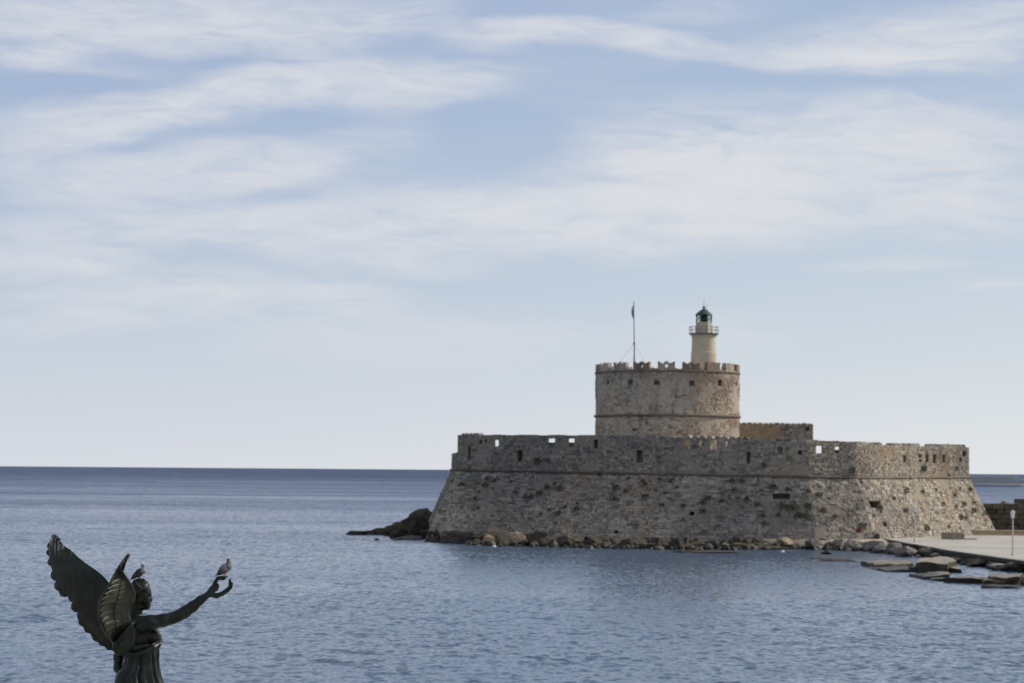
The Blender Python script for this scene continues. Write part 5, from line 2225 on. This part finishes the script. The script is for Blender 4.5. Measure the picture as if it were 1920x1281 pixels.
pr_ = mesh_obj('harbour_promenade', [(-60, -60, 1.2), (60, -60, 1.2), (60, 34, 1.2), (-60, 34, 1.2), (-60, -60, -1), (60, -60, -1), (60, 34, -1), (-60, 34, -1)],
               [(0, 1, 2, 3), (2, 3, 7, 6), (1, 2, 6, 5), (0, 3, 7, 4), (0, 1, 5, 4)], M_QUAY)
kind(pr_, 'structure')


# ------------------------------------------------------------------ pigeons
def pigeon_mat(name, head, neck, body, belly, speck=0.0, axis_lo=0.0, axis_hi=1.0):
    m, t, b = material(name)
    p = t.n('ShaderNodeTexCoord').outputs['Object']
    z = t.sep(p)[2]
    c = t.mix(t.ss(z, .135, .155), body, neck)
    c = t.mix(t.ss(z, .165, .18), c, head)
    c = t.mix(t.ss(z, .05, .03), c, belly)
    if speck:
        c = t.mix(t.m('MULTIPLY', t.ss(t.noise(p, 60, 3), .52, .60), speck), c, (.62, .62, .64))
    t.put(c, b.inputs['Base Color'])
    b.inputs['Roughness'].default_value = .65
    bump(t, b, t.noise(p, 90, 3), .4, .004)
    return m


M_LEG = plain('pigeon_leg', (.42, .10, .075), .6)
M_BEAK = plain('pigeon_beak', (.09, .08, .075), .5)
M_BLACK = plain('black_feather', (.018, .018, .022), .6, 0, .3, 40)


def pigeon(label, ox, oy, od, head, neckp, breast, mid, rump, tail, feet, mats, wing_mat, bars, beak):
    """points in statue space; the thing's origin is at its feet"""
    base = L3(ox, oy, od)
    root = empty('pigeon', statue.matrix_world @ base if False else ST_BASE + Matrix.Rotation(YAW, 3, 'Z') @ base, YAW)
    tag(root, label, 'pigeon')
    xs = [q[0] for q in (head, breast, mid, rump, tail)]; ys = [q[1] for q in (head, breast, mid, rump, tail)]
    G = Field(min(xs) - 60, max(xs) + 60, min(ys) - 50, max(ys) + 60, od - 80, od + 80, 2.5)
    q3 = lambda q: (q[0], q[1], od + (q[3] if len(q) > 3 else 0))
    G.ell(q3(head), (head[2] * 1.05, head[2], head[2]), 5)
    G.cone(q3(head), q3(neckp), head[2] * .8, neckp[2], 8)
    G.cone(q3(neckp), q3(breast), neckp[2], breast[2], 8)
    G.cone(q3(breast), q3(mid), breast[2], mid[2], 8)
    G.cone(q3(mid), q3(rump), mid[2], rump[2], 8)
    G.cone(q3(rump), (rump[0] * .5 + tail[0] * .5, rump[1] * .5 + tail[1] * .5, od), rump[2], 10, 6)
    body = G.obj('body', mats, root, base, 1)
    # beak
    bm = bmesh.new()
    h0 = L3(head[0], head[1], od + (head[3] if len(head) > 3 else 0)) - base
    bv = Vector((beak[0], beak[2], -beak[1])).normalized()
    bm_tube(bm, [h0 + bv * head[2] * .85 / SU, h0 + bv * (head[2] + 7) / SU, h0 + bv * (head[2] + 15) / SU + Vector((0, 0, -3 / SU))], [6 / SU, 4.5 / SU, 1.2 / SU], 8)
    bm_obj('beak', bm, M_BEAK, body, True)
    # tail fan
    dirv = Vector((tail[0] - rump[0], tail[1] - rump[1]))
    ln = dirv.length
    dirv /= ln
    for k in range(5):
        off = (k - 2)

        def tf(a, b, off=off):
            x = rump[0] + dirv.x * ln * a
            y = rump[1] + dirv.y * ln * a
            wq = 7 * (1 if a < .85 else .7)
            return (x + dirv.y * (off * .6 + 1), y - dirv.x * (1 - abs(off)) * 1.5, od + off * (5 + 4 * a) + (b * 2 - 1) * wq)
        V = []
        for i in range(6):
            for j in (0, 1):
                for s in (-2, 2):
                    q = tf(i / 5, j)
                    V.append(L3(q[0] - dirv.y * s, q[1] + dirv.x * s, q[2]) - base)
        F = []
        for i in range(5):
            a = i * 4
            F += [(a, a + 4, a + 6, a + 2), (a + 1, a + 3, a + 7, a + 5), (a, a + 1, a + 5, a + 4), (a + 2, a + 6, a + 7, a + 3)]
        F += [(0, 2, 3, 1), (20, 21, 23, 22)]
        mesh_obj('tail_feather', V, F, M_BLACK, root)
    # wings
    for sd_ in (-1, 1):
        p0 = Vector((breast[0] * .75 + neckp[0] * .25 - 3, breast[1] * .8 + neckp[1] * .2))
        p1 = Vector((rump[0] * .45 + tail[0] * .55, rump[1] * .45 + tail[1] * .55 - 2))
        axv = (p1 - p0); ln2 = axv.length; axv /= ln2
        nv = Vector((-axv.y, axv.x))

        def wing_pt(a, b, lift=0.0):
            hw = (36 * math.sin(math.pi * min(1, (a + .06) / 1.12) ** .62) ** .8 + 3) * (breast[2] / 34)
            bulge = math.sqrt(max(0, 1 - (b * .85) ** 2))
            rad = np.interp(a, [0, .3, .7, 1], [breast[2] * .72, mid[2] * 1.06, rump[2] * 1.25, 10])
            c = p0 + axv * ln2 * a + nv * (b * hw * .95)
            return (c.x, c.y, od + sd_ * (rad * bulge + 3 + lift))
        V, F = [], []
        nu, nv_ = 16, 9
        for s in (0, 1):
            for i in range(nu):
                for j in range(nv_):
                    q = wing_pt(i / (nu - 1), j / (nv_ - 1) * 2 - 1, 0 if s == 0 else -6)
                    V.append(L3(*q) - base)
        N = nu * nv_
        for i in range(nu - 1):
            for j in range(nv_ - 1):
                a = i * nv_ + j
                F += [(a, a + 1, a + nv_ + 1, a + nv_), (N + a, N + a + nv_, N + a + nv_ + 1, N + a + 1)]
        rim = [i * nv_ for i in range(nu)] + [(nu - 1) * nv_ + j for j in range(1, nv_)] + [i * nv_ + nv_ - 1 for i in range(nu - 2, -1, -1)] + [j for j in range(nv_ - 2, 0, -1)]
        for k in range(len(rim)):
            F.append((rim[k], rim[(k + 1) % len(rim)], N + rim[(k + 1) % len(rim)], N + rim[k]))
        wo_ = mesh_obj('wing', V, F, wing_mat, root, True)
        for (a0_, a1_, slant) in bars:
            V, F = [], []
            for j in range(nv_):
                for a in (a0_, a1_):
                    b_ = j / (nv_ - 1) * 1.8 - .9
                    q = wing_pt(min(1, a + slant * b_), b_, 2.2)
                    V.append(L3(*q) - base)
            for j in range(nv_ - 1):
                F.append((j * 2, j * 2 + 1, j * 2 + 3, j * 2 + 2))
            o = mesh_obj('wing_bar', V, F, M_BLACK, wo_)
            sd2 = o.modifiers.new('t', 'SOLIDIFY'); sd2.thickness = .002
        V = []
        F = []
        for i in range(6):                                 # dark flight feathers at the wing tip
            a = .72 + .28 * i / 5
            for j in (-.95, -.3, .3, .95):
                q = wing_pt(a, j, 2.0)
                V.append(L3(*q) - base)
        for i in range(5):
            for j in range(3):
                k = i * 4 + j
                F.append((k, k + 1, k + 5, k + 4))
        o = mesh_obj('flight_feathers', V, F, M_BLACK, wo_)
        sd2 = o.modifiers.new('t', 'SOLIDIFY'); sd2.thickness = .002
    # legs
    for sd_ in (-1, 1):
        bm = bmesh.new()
        f = Vector((feet[0] + sd_ * 5, feet[1], od + sd_ * 9))
        top = Vector((feet[0] - 8 + sd_ * 3, feet[1] - 30, od + sd_ * 10))
        bm_tube(bm, [L3(*top) - base, L3(*f) - base], [5 / SU, 3.5 / SU], 7)
        for k in range(4):
            a = [-.5, 0, .5, math.pi][k]
            e = f + Vector((math.cos(a) * 15, 2, math.sin(a) * 12))
            bm_tube(bm, [L3(*f) - base, L3(*e) - base], [3.2 / SU, 1.8 / SU], 6)
        bm_obj('leg', bm, M_LEG, root, True)
    return root


pm1 = pigeon_mat('pale_headed_pigeon', (.20, .20, .23), (.40, .39, .41), (.22, .22, .24), (.03, .03, .032), .3)
wm1, t, b = material('black_pied_wing')
p = t.n('ShaderNodeTexCoord').outputs['Object']
t.put(t.mix(t.ss(t.noise(t.vm('MULTIPLY', p, (1, 1, 1.8)), 42, 3, .6), .62, .66), (.012, .012, .014), (.58, .58, .60)), b.inputs['Base Color'])
b.inputs['Roughness'].default_value = .6
pigeon('black and white pigeon perched on the head of the winged statue', 858, 453, 0,
       (880, 339, 16, -2), (886, 358, 17), (882, 384, 26), (848, 406, 30), (815, 431, 17), (779, 462, 6), (858, 452), pm1, wm1, [], (.55, .05, -.8))
pm2 = pigeon_mat('grey_pigeon', (.030, .033, .042), (.07, .06, .08), (.12, .115, .13), (.07, .07, .08))
wm2 = plain('grey_pigeon_wing', (.16, .152, .168), .65, 0, .1, 30)
pigeon('grey pigeon with dark wing bars perched on the statue\'s raised hand', 1524, 418, -100,
       (1553, 296, 14, 4), (1557, 316, 18), (1550, 346, 31), (1524, 368, 33), (1490, 396, 19), (1450, 424, 6), (1526, 414), pm2, wm2, [(.47, .55, .10), (.63, .72, .10)], (.2, .15, .9))
